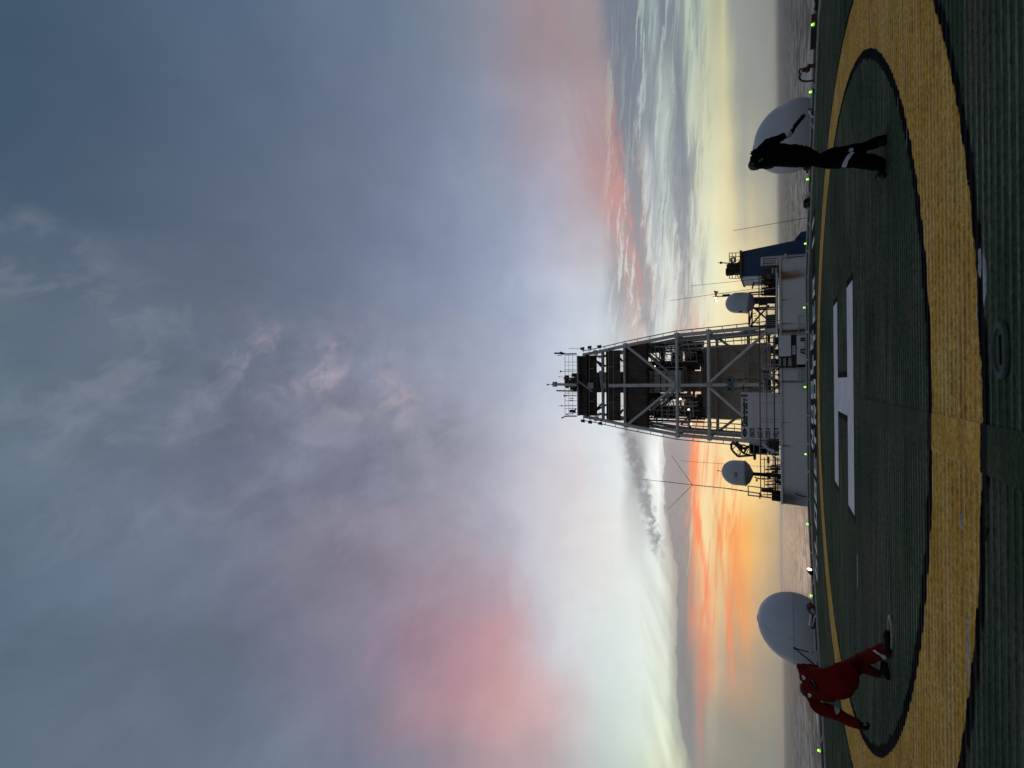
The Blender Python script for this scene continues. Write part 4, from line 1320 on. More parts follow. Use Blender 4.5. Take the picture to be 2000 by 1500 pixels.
# rails and pipes beneath it
t = thing('vent_manifold', 'tangle of rusty vent pipes and rails around the foot of the pole dome', 'pipework', P(1522, 930, YP))
mb = MB(); rnd = random.Random(5)
for k in range(20):
    py_ = 908+3.0*k
    top = 1487+rnd.random()*14 if k % 2 else 1501+rnd.random()*8
    mb.tube(P(1524, py_, YP-1+rnd.random()*2), P(top, py_-0.5+rnd.random()*2, YP-1+rnd.random()*2), 0.025+0.03*rnd.random())
for px_ in (1493, 1501.5, 1510, 1515, 1519):
    mb.tube(P(px_, 893, YP+0.3), P(px_, 960, YP+0.3), 0.026)
for k in range(8):
    mb.sphere(P(1497+rnd.random()*24, 912+rnd.random()*36, YP), 0.06+0.06*rnd.random(), 8, 6)
mb.box(P(1524, 944, YP-0.8), (0.24, 0.3, 0.2))
obj('pipework', mb, M['dark'], t)
mb = MB()
for k in range(8):
    mb.box(P(1500+rnd.random()*22, 912+rnd.random()*34, YP-0.4), (0.12, 0.15, 0.12+0.3*rnd.random()))
objs('valve', mb, M['rust'], t)
t = thing('cabinet', 'black cabinet at the left corner of the deckhouse roof', 'cabinet', P(1516, 972, YP-1))
mb = MB(); px_box(mb, 1507, 963, 1525, 980, YP-1.2, 1.1)
obj('body', mb, M['inkblack'], t)
mb = MB(); px_box(mb, 1509, 965, 1523, 970, YP-1.25, 0.04); px_box(mb, 1509, 973, 1523, 978, YP-1.25, 0.04)
objs('door', mb, M['dark'], t)
mb = MB(); px_box(mb, 1487, 955, 1509, 963, YP-0.3, 0.5)
obj('meter_box', mb, M['dark'], t)
mb = MB().path([P(1460, 967, YP-0.5), P(1506, 972, YP-0.5)], 0.05).path([P(1460, 949, YP-0.3), P(1490, 953, YP-0.3)], 0.04).path([P(1461, 950, YP-0.3), P(1462, 968, YP-0.4)], 0.04)
mb.path([P(1484, 962, YP-0.5), P(1484, 974, YP-0.5)], 0.05).path([P(1490, 966, YP-0.5), P(1506, 967, YP-0.5)], 0.025)
obj('antenna_stand', mb, M['greysteel'], t)

# tripod antenna (left)
t = thing('tripod_antenna', 'tall thin antenna mast with three spreading arms near its top', 'antenna', P(1485, 964, YP-0.4))
J = P(1352.5, 947, YP-0.4)
obj('mast', MB().path([P(1488, 968, YP-0.4), P(1482, 963.5, YP-0.4), P(1420, 954, YP-0.4)], 0.045).tube(P(1420, 954, YP-0.4), J, 0.032).sphere(P(1447, 958, YP-0.4), 0.07).sphere(J, 0.05), M['greysteel'], t)
for e in ((1312, 890.6), (1304, 995.6), (1253.5, 936), (1290, 939.5)):
    obj('arm', MB().tube(J, P(*e, YP-0.4-(0.0 if e[0] != 1290 else -1.0)), 0.02, 6, 0.013), M['dark'], t)

# crane cab and lattice frame, left of derrick
YC = 40.0
t = thing('crane', 'small crane with a tubular lattice frame beside the name board', 'crane', P(1522, 878, YC))
mb = MB()
fr_ = [(1428, 868), (1429, 878), (1441, 891.5), (1474, 889)]
mb.path([P(*q, YC) for q in fr_], 0.09, 8)
mb.path([P(1428, 868, YC+1), P(1432, 863, YC+1), P(1450, 879, YC+1)], 0.09, 8)
mb.path([P(1432, 864, YC), P(1453, 886, YC)], 0.08, 8).path([P(1437, 863, YC+0.8), P(1452, 877, YC+0.8), P(1464, 872, YC+0.8)], 0.13, 8)
mb.path([P(1452, 887, YC), P(1458, 876, YC), P(1464, 873, YC)], 0.08, 8).path([P(1452, 886, YC), P(1464, 888, YC)], 0.07)
mb.path([P(1441, 891, YC), P(1450, 880, YC)], 0.04).path([P(1436, 885, YC), P(1446, 888, YC)], 0.03).path([P(1431, 877, YC), P(1438, 870, YC)], 0.04).path([P(1458, 886, YC), P(1462, 877, YC)], 0.04)
mb.path([P(1443, 868, YC), P(1456, 869, YC)], 0.04).path([P(1440, 882, YC), P(1444, 877, YC), P(1446, 889, YC)], 0.03)
obj('lattice_frame', mb, M['dark'], t)
mb = MB(); px_box(mb, 1463, 865, 1484, 888, YC+0.5, 2.2); px_box(mb, 1484, 861, 1499, 889, YC+0.7, 2.2)
obj('cab', mb, M['greysteel'], t)
mb = MB(); px_box(mb, 1465, 868, 1471, 886, YC+0.44, 0.05); px_box(mb, 1473, 870, 1482, 885, YC+0.44, 0.05); px_box(mb, 1487, 866, 1497, 873, YC+0.64, 0.05); px_box(mb, 1487, 876, 1497, 886, YC+0.64, 0.05)
objs('opening', mb, M['inkblack'], t)
mb = MB().lathe([(0.0, 0.1), (0.22, 0.1), (0.32, 0.0), (0.22, -0.1), (0.0, -0.1)], P(1474, 892, YC+0.4), 16)
obj('lamp_housing', mb, M['dark'], t, True)
mb = MB(); rnd = random.Random(9)
for k in range(16):
    a_ = P(1500+rnd.random()*20, 858+rnd.random()*34, YC-1); b_ = P(1502+rnd.random()*20, 858+rnd.random()*34, YC-1)
    mb.tube(a_, b_, 0.04+0.05*rnd.random())
px_box(mb, 1499, 893, 1503, 905, YC, 0.4)
px_box(mb, 1500, 860, 1522, 890, YC+0.6, 1.6)
objs('machinery', mb, M['dark'], t)
mb = MB().path([P(1489, 866, YC-1), P(1503, 879, YC-1), P(1514, 880, YC-1)], 0.12).path([P(1506, 885, YC-1), P(1511, 893, YC-1), P(1518, 897, YC-1), P(1523, 897, YC-1)], 0.06)
mb.path([P(1505, 883, YC-1), P(1522, 884, YC-1)], 0.10)
obj('hydraulic_pipe', mb, M['lightsteel'], t)
# ------------------------------------------------------------------ derrick
Y1, Y2 = 62.0, 71.0
DXC = -0.38
def lerp_tab(z, tab):
    if z <= tab[0][0]: return tab[0][1]
    for (a, va), (b, vb) in zip(tab, tab[1:]):
        if z <= b:
            return va+(vb-va)*(z-a)/(b-a)
    return tab[-1][1]
HW = [(-6, 7.65), (2.4, 7.5), (9.2, 7.28), (13.4, 7.15), (21, 6.15), (26, 5.35), (28.2, 5.1)]
YN = [(-6, Y1), (13.4, Y1), (28.2, Y1+0.8)]
YB = [(-6, Y2), (13.4, Y2), (28.2, Y2-1.2)]
def leg(sx, back, z):
    return Vector((DXC+sx*lerp_tab(z, HW), lerp_tab(z, YB if back else YN), z))
Zs = [-12, 2.4, 9.25, 13.4, 21.0, 26.0, 28.2]
D = thing('derrick', 'tall white steel drilling derrick with dark windwalls, standing behind the deckhouse', 'derrick', (DXC, 66.5, -12))
for sx in (-1, 1):
    for back in (0, 1):
        mb = MB()
        r_ = 0.26 if not back else 0.24
        for z0, z1 in zip(Zs, Zs[1:]):
            mb.tube(leg(sx, back, z0), leg(sx, back, z1), r_, 12)
        for z0 in Zs[1:-1]:
            mb.box(leg(sx, back, z0), (0.72, 0.72, 0.55))
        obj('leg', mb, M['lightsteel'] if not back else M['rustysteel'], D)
    # cable tray and ladder running up outside the front leg
    mb = MB()
    off = Vector((sx*0.62, -0.2, 0))
    for z0, z1 in zip(Zs[:-1], Zs[1:]):
        mb.tube(leg(sx, 0, z0)+off, leg(sx, 0, z1)+off, 0.075, 6)
        k = max(2, int((z1-z0)/1.6))
        for i in range(k):
            q = leg(sx, 0, z0).lerp(leg(sx, 0, z1), i/k)
            mb.tube(q, q+off, 0.05, 5)
    obj('cable_tray', mb, M['greysteel'], D)
    mb = MB()
    for dy_ in (2.6, 4.4, 6.4):
        for z0, z1 in ((-12, 9.2), (9.2, 13.4), (13.4, 21)):
            a_ = leg(sx, 0, z0); b_ = leg(sx, 0, z1)
            mb.tube(a_+Vector((-sx*0.15, dy_, 0)), b_+Vector((-sx*0.15, dy_, 0)), 0.12, 8)
    obj('side_post', mb, M['greysteel'], D)

def fx(px, py, Y=Y1): return P(px, py, Y)
# front face: girts, centre column, braces
for z_, r_ in ((13.4, 0.23), (9.25, 0.24)):
    obj('girt', MB().tube(leg(-1, 0, z_), leg(1, 0, z_), r_, 12), M['lightsteel'], D, True)
for z_, w_ in ((21.15, 0.42), (24.75, 0.5)):
    obj('girt', MB().bar(leg(-1, 0, z_), leg(1, 0, z_), w_, 0.35), M['greysteel'], D)
zt_ = zx(1127, Y1)
ctop = Vector((DXC+0.03, Y1, 28.0))
obj('centre_column', MB().tube((DXC, Y1, zx(1482, Y1)), (DXC, Y1, 13.4), 0.22, 10).bar((DXC, Y1-0.06, 13.4), (DXC, Y1-0.06, zx(1190, Y1)), 0.50, 0.35), M['lightsteel'], D)
mb = MB()
for sx in (-1, 1):
    obj('brace', MB().tube(leg(sx, 0, 20.9), (DXC, Y1, 13.5), 0.21, 10), M['lightsteel'], D, True)
    obj('brace', MB().tube((DXC+sx*0.4, Y1, 9.1), leg(sx, 0, 1.7), 0.20, 10), M['lightsteel'], D, True)
    obj('brace', MB().tube(P(1241, 750-sx*76.5, 63.6), P(1325, 750-sx*8, 63.6), 0.17, 10), M['greysteel'], D, True)
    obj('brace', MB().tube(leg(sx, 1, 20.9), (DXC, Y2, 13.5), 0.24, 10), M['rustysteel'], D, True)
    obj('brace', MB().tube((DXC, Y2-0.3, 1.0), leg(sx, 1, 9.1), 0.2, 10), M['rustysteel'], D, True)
    obj('brace', MB().tube(leg(sx, 0, 20.9), leg(sx, 1, 13.4), 0.18, 8), M['greysteel'], D, True)
    obj('brace', MB().tube(leg(sx, 0, 2.4), leg(sx, 1, 9.2), 0.18, 8), M['greysteel'], D, True)
    obj('brace', MB().tube(leg(sx, 0, 28.0), leg(sx, 0, 24.8)+Vector((-sx*2.4, 1.5, 0)), 0.16, 8), M['dark'], D, True)
    for (a_, b_, c_, d_) in ((1162, 702, 1176, 717), (1208, 697, 1216, 706)) if sx > 0 else ((1162, 803, 1177, 787), (1209, 810, 1217, 800)):
        obj('brace', MB().tube(P(a_, b_, Y1+1), P(c_, d_, Y1+1), 0.17, 8), M['dark'], D, True)
for z_ in (13.4, 9.25, 5.0):
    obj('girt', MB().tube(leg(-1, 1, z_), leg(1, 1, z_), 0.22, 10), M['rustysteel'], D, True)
    for sx in (-1, 1):
        obj('girt', MB().tube(leg(sx, 0, z_), leg(sx, 1, z_), 0.18, 8), M['greysteel'], D, True)
obj('girt', MB().tube(leg(-1, 1, 21), leg(1, 1, 21), 0.2, 8), M['greysteel'], D, True)
# windwalls (front and side panels of each band)
def windwall(xa, xb, ya=0.5, hang=0):
    za, zb = zx(xb, Y1), zx(xa, Y1)
    zm_ = (za+zb)/2
    h_ = lerp_tab(zm_, HW)-0.25
    yn = lerp_tab(zm_, YN)
    mb = MB().corrugated(DXC-h_, DXC+h_, yn+ya, za, zb, 0.42, 0.10, 0.04)
    obj('windwall', mb, M['windwall'], D)
    for sx in (-1, 1):
        mb = MB().box((DXC+sx*h_, yn+ya+2.4, zm_), (0.08, 4.6, zb-za))
        obj('windwall', mb, M['windwall'], D)
windwall(1219.5, 1261)
windwall(1179, 1207.5)
windwall(1127.5, 1160)
# platform slabs
for xx, dep, mat_ in ((1126.8, 1.0, 'greysteel'), (1144.5, 1.0, 'dark'), (1262, 0.8, 'dark')):
    z_ = zx(xx, Y1)
    h_ = lerp_tab(z_, HW)
    obj('platform', MB().box((DXC, Y1+0.25+dep/2, z_), (2*h_-0.3, dep, 0.22)), M[mat_], D)
obj('platform', MB().box((DXC, (Y1+Y2)/2, -2.0), (15.4, 11, 0.5)), M['greysteel'], D)
# handrails on the bands and on top
def rail(xt, xb_, ya, yb_, Y, n, r=0.045, mids=(0.5,), mat_='greysteel'):
    mb = MB()
    a_, b_ = P(xt, ya, Y), P(xt, yb_, Y)
    a0, b0 = P(xb_, ya, Y), P(xb_, yb_, Y)
    mb.tube(a_, b_, r, 5)
    for m_ in mids:
        mb.tube(a_.lerp(a0, m_), b_.lerp(b0, m_), r*0.8, 5)
    for k in range(n):
        s_ = k/(n-1)
        mb.tube(a_.lerp(b_, s_), a0.lerp(b0, s_), r, 5)
    obj('handrail', mb, M[mat_], D)
rail(1103.5, 1126.5, 692, 813, Y1+0.3, 9, 0.04, (0.33, 0.66))
rail(1103.5, 1126.5, 694, 811, Y1+7.0, 7, 0.03, (0.33, 0.66))
rail(1151, 1160, 688, 816, Y1+0.2, 5, 0.05, ())
rail(1188.5, 1198, 681, 822, Y1+0.2, 5, 0.05, (1.0,))
rail(1164, 1177, 690, 814, Y1+6.0, 6, 0.03, (0.45,), 'dark')
rail(1210, 1219, 690, 818, Y1+6.0, 6, 0.03, (0.5,), 'dark')
# inner mast with ribbed casing
mb = MB().corrugated(P(1300, 767, 65).x, P(1300, 724, 65).x, 65, zx(1330, 65), zx(1160, 65), 0.55, 0.22, 0.1)
mb.span((P(1300, 767, 65).x, 65.3, zx(1330, 65)), (P(1300, 724, 65).x, 67.2, zx(1160, 65)))
obj('mast', mb, M['lightsteel'], D)
mb = MB()
for px_ in (1165, 1170, 1210, 1215, 1268, 1276, 1290, 1302):
    mb.span((P(px_, 765, 64.9).x, 64.8, zx(px_, 64.9)-0.06), (P(px_, 727, 64.9).x, 64.95, zx(px_, 64.9)+0.05))
objs('mast_band', mb, M['dark'], D)
# rams, racked pipe and cluttered equipment inside
rnd = random.Random(11)
mb = MB()
for k in range(11):
    x_ = P(1300, 672+k*4.4, 66).x
    if 688 < 672+k*4.4 < 707: continue
    mb.tube((x_, 66.0+rnd.random()*2, 10.5), (x_, 66+rnd.random()*2, zx(1262, 66)), 0.10+0.08*rnd.random(), 6)
for k in range(11):
    py_ = 776+k*4.6
    if 780 < py_ < 792: continue
    x_ = P(1300, py_, 66).x
    mb.tube((x_, 66.0+rnd.random()*2, 10.5), (x_, 66+rnd.random()*2, zx(1262, 66)), 0.10+0.08*rnd.random(), 6)
objs('racked_pipe', mb, M['dark'], D)
mb = MB()
for (xa, ya, xb_, yb_, Y) in ((1262, 672, 1290, 688, 66), (1262, 706, 1323, 724, 67), (1290, 672, 1296, 735, 67), (1312, 688, 1330, 724, 68), (1318, 674, 1324, 725, 67.5), (1262, 767, 1288, 800, 67), (1288, 795, 1322, 815, 67),
                              (1262, 802, 1275, 812, 66), (1300, 768, 1322, 780, 68), (1276, 790, 1284, 818, 66.5), (1340, 668, 1352, 725, 68.5), (1356, 690, 1366, 722, 69), (1342, 770, 1352, 820, 69), (1356, 792, 1369, 816, 69), (1352, 672, 1356, 820, 70), (1330, 676, 1345, 684, 69), (1362, 676, 1369, 690, 70)):
    px_box(mb, xa, ya, xb_, yb_, Y, 0.8+rnd.random())
objs('machinery', mb, M['dark'], D)
mb = MB()
for (xa, ya, xb_, yb_, Y) in ((1326, 706, 1352, 722, 69.5), (1344, 684, 1372, 708, 70), (1326, 672, 1345, 686, 70), (1352, 672, 1370, 686, 70.3), (1330, 796, 1356, 812, 70), (1338, 778, 1372, 797, 70.2), (1326, 768, 1340, 780, 70), (1354, 800, 1371, 820, 70.3), (1290, 768, 1312, 780, 70), (1268, 708, 1300, 723, 70), (1285, 806, 1318, 818, 70)):
    px_box(mb, xa, ya, xb_, yb_, Y, 0.7)
objs('equipment_panel', mb, M['windwall'], D)
mb = MB()
px_box(mb, 1312, 726, 1372, 765, 69.2, 1.0)
obj('lower_mast', mb, M['rustysteel'], D)
mb = MB()
for k in range(34):
    xa = 1264+rnd.random()*100
    ya = 670+rnd.random()*56 if k % 2 else 772+rnd.random()*52
    hor = rnd.random() < 0.5
    Y = 66+rnd.random()*4
    mb.tube(P(xa, ya, Y), P(xa+(2 if hor else 10+rnd.random()*16), ya+(10+rnd.random()*14 if hor else rnd.random()*2), Y), 0.06+0.07*rnd.random(), 6)
obj('pipework', mb, M['greysteel'], D)
mb = MB()
for k in range(12):
    xa = 1266+rnd.random()*100; ya = 672+rnd.random()*52 if k % 2 else 774+rnd.random()*50
    mb.tube(P(xa, ya, 65.5), P(xa+4+rnd.random()*8, ya+rnd.random()*8, 65.5), 0.06, 6)
obj('rusty_pipe', mb, M['rust'], D)
mb = MB()
for (a_, b_, c_, d_, r_) in ((1325, 672, 1340, 745, .16), (1340, 664, 1340, 758, .22), (1323, 748, 1341, 742, .14), (1333, 812, 1346, 757, .16), (1348, 820, 1347, 757, .2), (1330, 830, 1344, 815, .16), (1252, 672, 1318, 726, .1), (1258, 826, 1318, 775, .1)):
    mb.tube(P(a_, b_, 67.5), P(c_, d_, 67.5), r_, 8)
obj('inner_frame', mb, M['rustysteel'], D)
# light secondary members, ladders and rails through the open bays
rnd = random.Random(77)
for side in (0, 1):
    mb = MB()
    lo, hi_ = ((664, 724) if side == 0 else (768, 832))
    for k in range(9):
        xa = 1264+11*k+rnd.random()*8
        Y = 63.2+rnd.random()*3
        mb.tube(P(xa, lo+rnd.random()*26, Y), P(xa+rnd.random()*4, hi_-rnd.random()*26, Y), 0.04+0.05*rnd.random(), 5)
    for k in range(7):
        ya = lo+3+(hi_-lo-6)*(k+rnd.random()*0.7)/7
        Y = 63.4+rnd.random()*2.5
        mb.tube(P(1262+rnd.random()*40, ya, Y), P(1366-rnd.random()*36, ya+rnd.random()*3-1, Y), 0.05+0.04*rnd.random(), 5)
    obj('secondary_framing', mb, M['greysteel'], D)
    mb = MB()
    for k in range(10):
        xa = 1264+10*k
        Y = 64.5
        ya, yb = (lo+6+rnd.random()*12, lo+20+rnd.random()*24)
        mb.tube(P(xa, ya, Y), P(xa+10, yb, Y), 0.06, 5)
        mb.tube(P(xa, yb, Y), P(xa+10, ya, Y+0.5), 0.05, 5)
    obj('lattice_bracing', mb, M['rustysteel'], D)
    mb = MB()
    sx_ = 1 if side == 0 else -1
    for k in range(3):
        xo = sx_*(0.7+0.55*k)
        a_, b_ = leg(sx_, 0, -6)-Vector((xo, -1.2-k, 0)), leg(sx_, 0, 13.3)-Vector((xo, -1.2-k, 0))
        mb.tube(a_, b_, 0.09, 6)
    for k in range(12):
        z_ = 1.5+k*0.98
        mb.tube(leg(sx_, 0, z_)-Vector((sx_*0.1, -0.6, 0)), leg(sx_, 0, z_)-Vector((sx_*1.7, -2.8, 0)), 0.05, 5)
    obj('ladder', mb, M['lightsteel'], D)
# small members across the front of the module
mb = MB()
for (a_, b_, c_, d_, r_) in ((1392, 690, 1440, 690.5, .05), (1410, 676, 1500, 673, .06), (1395, 818, 1446, 820, .06), (1455, 655, 1455, 745, .05), (1468, 652, 1468, 768, .04), (1430, 700, 1500, 700, .05), (1476, 676, 1500, 676, .07), (1473, 662, 1490, 662, .1), (1440, 715, 1480, 716, .05), (1462, 690, 1470, 720, .05), (1490, 655, 1500, 690, .06)):
    mb.tube(P(a_, b_, Y1+1.5), P(c_, d_, Y1+1.5), r_, 6)
obj('service_pipe', mb, M['rustysteel'], D)
for (a_, b_) in ((1278.5, 716), (1328.8, 779), (1265, 779), (1345, 800), (1236, 697), (1350, 828), (1254, 704)):
    c_ = P(a_, b_, 63.9)
    obj('work_light', MB().sphere(c_, 0.14, 10, 8), M['warmlamp'], D, True)
# crown gear
mb = MB().bar(P(1127, 752, Y1-0.2), P(1086, 750.5, Y1-0.2), 0.44).bar(P(1086, 750.5, Y1-0.2), P(1081.5, 750.4, Y1-0.2), 0.85)
obj('crown_post', mb, M['lightsteel'], D)
obj('aerial', MB().tube(P(1082, 750.4, Y1-0.2), P(1068, 751.3, Y1-0.2), 0.04).sphere(P(1070, 751.2, Y1-0.2), 0.16).sphere(P(1079, 750.6, Y1-0.2), 0.14), M['dark'], D)
mb = MB()
rx = Matrix.Rotation(R(90), 3, 'X')
for py_, px_ in ((739, 1107), (752, 1108), (746, 1108)):
    mb.torus(P(px_, py_, Y1+2.2), 0.42, 0.15, rx, 20, 8)
    mb.lathe([(0.0, 0.06), (0.36, 0.06), (0.36, -0.06), (0.0, -0.06)], P(px_, py_, Y1+2.2), 16, rx)
obj('crown_sheave', mb, M['dark'], D)
mb = MB(); px_box(mb, 1116, 729, 1126.5, 736, Y1+1.5, 2); px_box(mb, 1113, 738, 1118, 762, Y1+1.8, 2); px_box(mb, 1118, 756, 1126.5, 764, Y1+1.5, 2); px_box(mb, 1121, 736, 1126.5, 756, Y1+1.5, 2)
px_box(mb, 1112, 800.5, 1121, 806, Y1+1, 0.7)
objs('crown_housing', mb, M['dark'], D)
mb = MB()
for (pts, r_) in (([(1126, 691), (1105, 691.5), (1100, 690)], .12), ([(1126, 813), (1108, 813), (1102, 814), (1098, 816)], .10), ([(1126, 725), (1095, 725.5)], .045), ([(1126, 764), (1087, 763)], .13), ([(1126, 773), (1103, 773)], .05),
                  ([(1126, 793), (1090, 792.5)], .04), ([(1108, 737), (1092, 736)], .03), ([(1112, 778), (1120, 778)], .06), ([(1112, 782), (1120, 782)], .06), ([(1126, 806), (1107, 809)], .06)):
    mb.path([P(*q, Y1+0.5) for q in pts], r_, 6)
for (a_, b_, r_) in ((1095, 725.5, .16), (1102, 773, .15), (1106, 773, .13), (1097, 792.5, .13), (1098, 816, .14), (1107, 809, .14), (1092, 736, .1), (1124, 799, .15)):
    mb.sphere(P(a_, b_, Y1+0.5), r_, 10, 8)
mb.bar(P(1083, 690, Y1+0.5), P(1094, 690, Y1+0.5), 0.26).bar(P(1094, 689, Y1+0.5), P(1100, 691, Y1+0.5), 0.42).bar(P(1089, 694, Y1+0.5), P(1096, 694, Y1+0.5), 0.12)
obj('crown_antenna', mb, M['dark'], D)
# floodlights out on brackets
for (a_, b_, sx) in ((1137, 681, 1), (1151, 678.5, 1), (1170, 677, 1), (1138, 822, -1), (1152, 824.5, -1), (1172, 827, -1)):
    c_ = P(a_, b_, Y1+0.2)
    back_ = P(a_+2.5, b_+sx*7, Y1+0.4)
    mb = MB().tube(back_, c_, 0.05, 6).box(c_, (0.42, 0.3, 0.50)).box(c_+Vector((0, -0.1, -0.3)), (0.5, 0.34, 0.12))
    obj('floodlight', mb, M['dark'], D)
mb = MB().tube(P(1134, 681, Y1+0.3), P(1111, 680.5, Y1+0.3), 0.03)
obj('thin_aerial', mb, M['dark'], D)
# fittings on the centre column
obj('junction_plate', MB().box((DXC, Y1-0.28, zx(1155, Y1)), (0.95, 0.12, 0.95)).box((DXC, Y1-0.3, zx(1182, Y1)), (0.85, 0.1, 0.5)).box((DXC, Y1-0.35, zx(1323, Y1)), (0.9, 0.2, 0.6)).box((DXC, Y1-0.3, zx(1385, Y1)), (0.6, 0.2, 0.6)), M['greysteel'], D)
obj('stay', MB().tube(P(1128, 743, Y1-0.2), P(1157, 765, Y1-0.2), 0.12).bar(P(1172, 724, Y1-0.3), P(1179, 785, Y1-0.3), 0.26), M['greysteel'], D)
# teal sheaves on the lower centre column
for py_ in (742.5, 759.5):
    c_ = P(1425, py_, Y1-0.6)
    obj('hose_sheave', MB().lathe([(0.16, 0.08), (0.55, 0.10), (0.58, 0.05), (0.50, 0.0), (0.58, -0.05), (0.55, -0.10), (0.16, -0.08)], c_, 28, rx).box(c_+Vector((0, 0.0, -0.75)), (0.42, 0.25, 0.5)), M['teal'], D, True)
    obj('hub', MB().lathe([(0.0, 0.12), (0.17, 0.12), (0.17, -0.12), (0.0, -0.12)], c_, 14, rx), M['inkblack'], D, True)
mb = MB()
for (a_, b_, c_, d_) in ((1437, 741, 1446, 742), (1446, 738, 1448, 746), (1438, 757, 1452, 760), (1452, 752, 1452, 764), (1470, 740, 1482, 744), (1470, 760, 1482, 762), (1440, 744, 1462, 738), (1448, 757, 1470, 757)):
    mb.tube(P(a_, b_, Y1-0.6), P(c_, d_, Y1-0.6), 0.07, 6)
obj('hose', mb, M['rust'], D)

# beige module behind the legs
t = thing('drill_module', 'large beige enclosure with rounded top corners inside the lower derrick', 'module', (DXC, 73, -6))
pts = [(1505, 819), (1374, 818), (1369, 812), (1368.5, 688), (1374, 678), (1402, 674), (1505, 671)]
obj('body', MB().prism([P(a_, b_, 72.6) for a_, b_ in pts], (0, 6, 0)), M['beige'], t)
mb = MB()
for px_ in (1393, 1425, 1460):
    mb.box((P(px_, 746, 72.55).x, 72.56, zx(px_, 72.55)), (12.2, 0.06, 0.05))
for py_ in (725, 772):
    mb.box((P(1440, py_, 72.55).x, 72.56, 5.5), (0.05, 0.06, 11))
obj('panel_seam', mb, M['rustysteel'], t)
t = thing('machinery_block', 'dark pair of blocks above the beige enclosure', 'machinery', (DXC+2, 74, 10))
mb = MB(); px_box(mb, 1352, 695, 1368.5, 712, 73, 2); px_box(mb, 1360, 770, 1369, 800, 73.2, 2)
objs('body', mb, M['inkblack'], t)

# name board
YB_ = 56.0
t = thing('name_board', 'pale grey board with black lettering and a lozenge emblem in front of the derrick', 'sign board', P(1522, 813, YB_))
a_, b_ = P(1447, 856.5, YB_), P(1447, 766.5, YB_)
BX0, BX1, BZ1 = a_.x, b_.x, (a_.z+b_.z)/2
BZ0 = ZR-2.0
obj('panel', MB().span((BX0, YB_, BZ0), (BX1, YB_+0.15, BZ1)), M['signwhite'], t)
mb = MB()
for z_ in [BZ1-0.02, zx(1484, YB_)+0.35]+[zx(q_, YB_) for q_ in (1472, 1492, 1499, 1507)]:
    mb.span((BX0+0.1, YB_-0.012, z_-0.012), (BX1-0.1, YB_-0.002, z_+0.012))
for q_ in (773.5, 818.5):
    xx = P(1500, q_, YB_).x
    mb.span((xx-0.03, YB_-0.015, BZ0), (xx+0.03, YB_-0.003, zx(1486, YB_)))
obj('seam', mb, M['greysteel'], t)
def board_text(body, xl, xr, xt, xb_, offset):
    """fit lettering between picture rows/cols on the board plane"""
    me = text_mesh(body, 1.0, offset, 0.0)
    xsv = [v_.co.x for v_ in me.vertices]; ysv = [v_.co.y for v_ in me.vertices]
    X0, X1 = P(xb_, xl, YB_).x, P(xb_, xr, YB_).x
    Z1, Z0 = zx(xt, YB_, (xl+xr)/2), zx(xb_, YB_, (xl+xr)/2)
    for v_ in me.vertices:
        fx_ = (v_.co.x-min(xsv))/(max(xsv)-min(xsv)); fz = (v_.co.y-min(ysv))/(max(ysv)-min(ysv))
        v_.co = Vector((X0+(X1-X0)*fx_, YB_-0.02, Z0+(Z1-Z0)*fz))-WORLD[t.name]
    return link('lettering', me, M['inkblack'], t)
board_text('Globetrotter II', 833.5, 770.5, 1448.0, 1460.4, 0.045)
for body, top, base in (('OPERATOR', 1464, 1474.5), ('BLOCK', 1479.5, 1489.5), ('OCSG', 1494.5, 1504.8), ('WELL', 1510.5, 1521)):
    short = body != 'OPERATOR'
    board_text(body, 855.2, 842 if short else 836, top, base, 0.03)
    if short:
        board_text('#', 839.5, 836, top, base, 0.03)
c_ = P(1454.5, 845, YB_)
hw_, hh_ = abs(P(1454, 835.5, YB_).x-P(1454, 854, YB_).x)/2, abs(zx(1450, YB_)-zx(1459, YB_))/2
def loz(k, y_):
    pts_ = []
    for i in range(40):
        a = 2*PI*i/40
        r_ = 1/(abs(math.cos(a))**1.35+abs(math.sin(a))**1.35)**(1/1.35)
        pts_.append((c_.x+k*hw_*r_*math.cos(a), y_, c_.z+k*hh_*r_*math.sin(a)))
    return MB().prism(pts_, (0, 0.006, 0))
obj('emblem', loz(1.0, YB_-0.02), M['inkblack'], t)
obj('emblem_centre', loz(0.58, YB_-0.03), M['badge'], t)
me = text_mesh('NOBLE', 1.0, 0.03)
xsv = [v_.co.x for v_ in me.vertices]
for v_ in me.vertices:
    v_.co = Vector((c_.x+(v_.co.x-max(xsv)/2)/max(xsv)*hw_*0.95, YB_-0.035, c_.z+(v_.co.y-0.35)*hh_*0.55))-WORLD[t.name]
link('emblem_lettering', me, M['inkblack'], t)

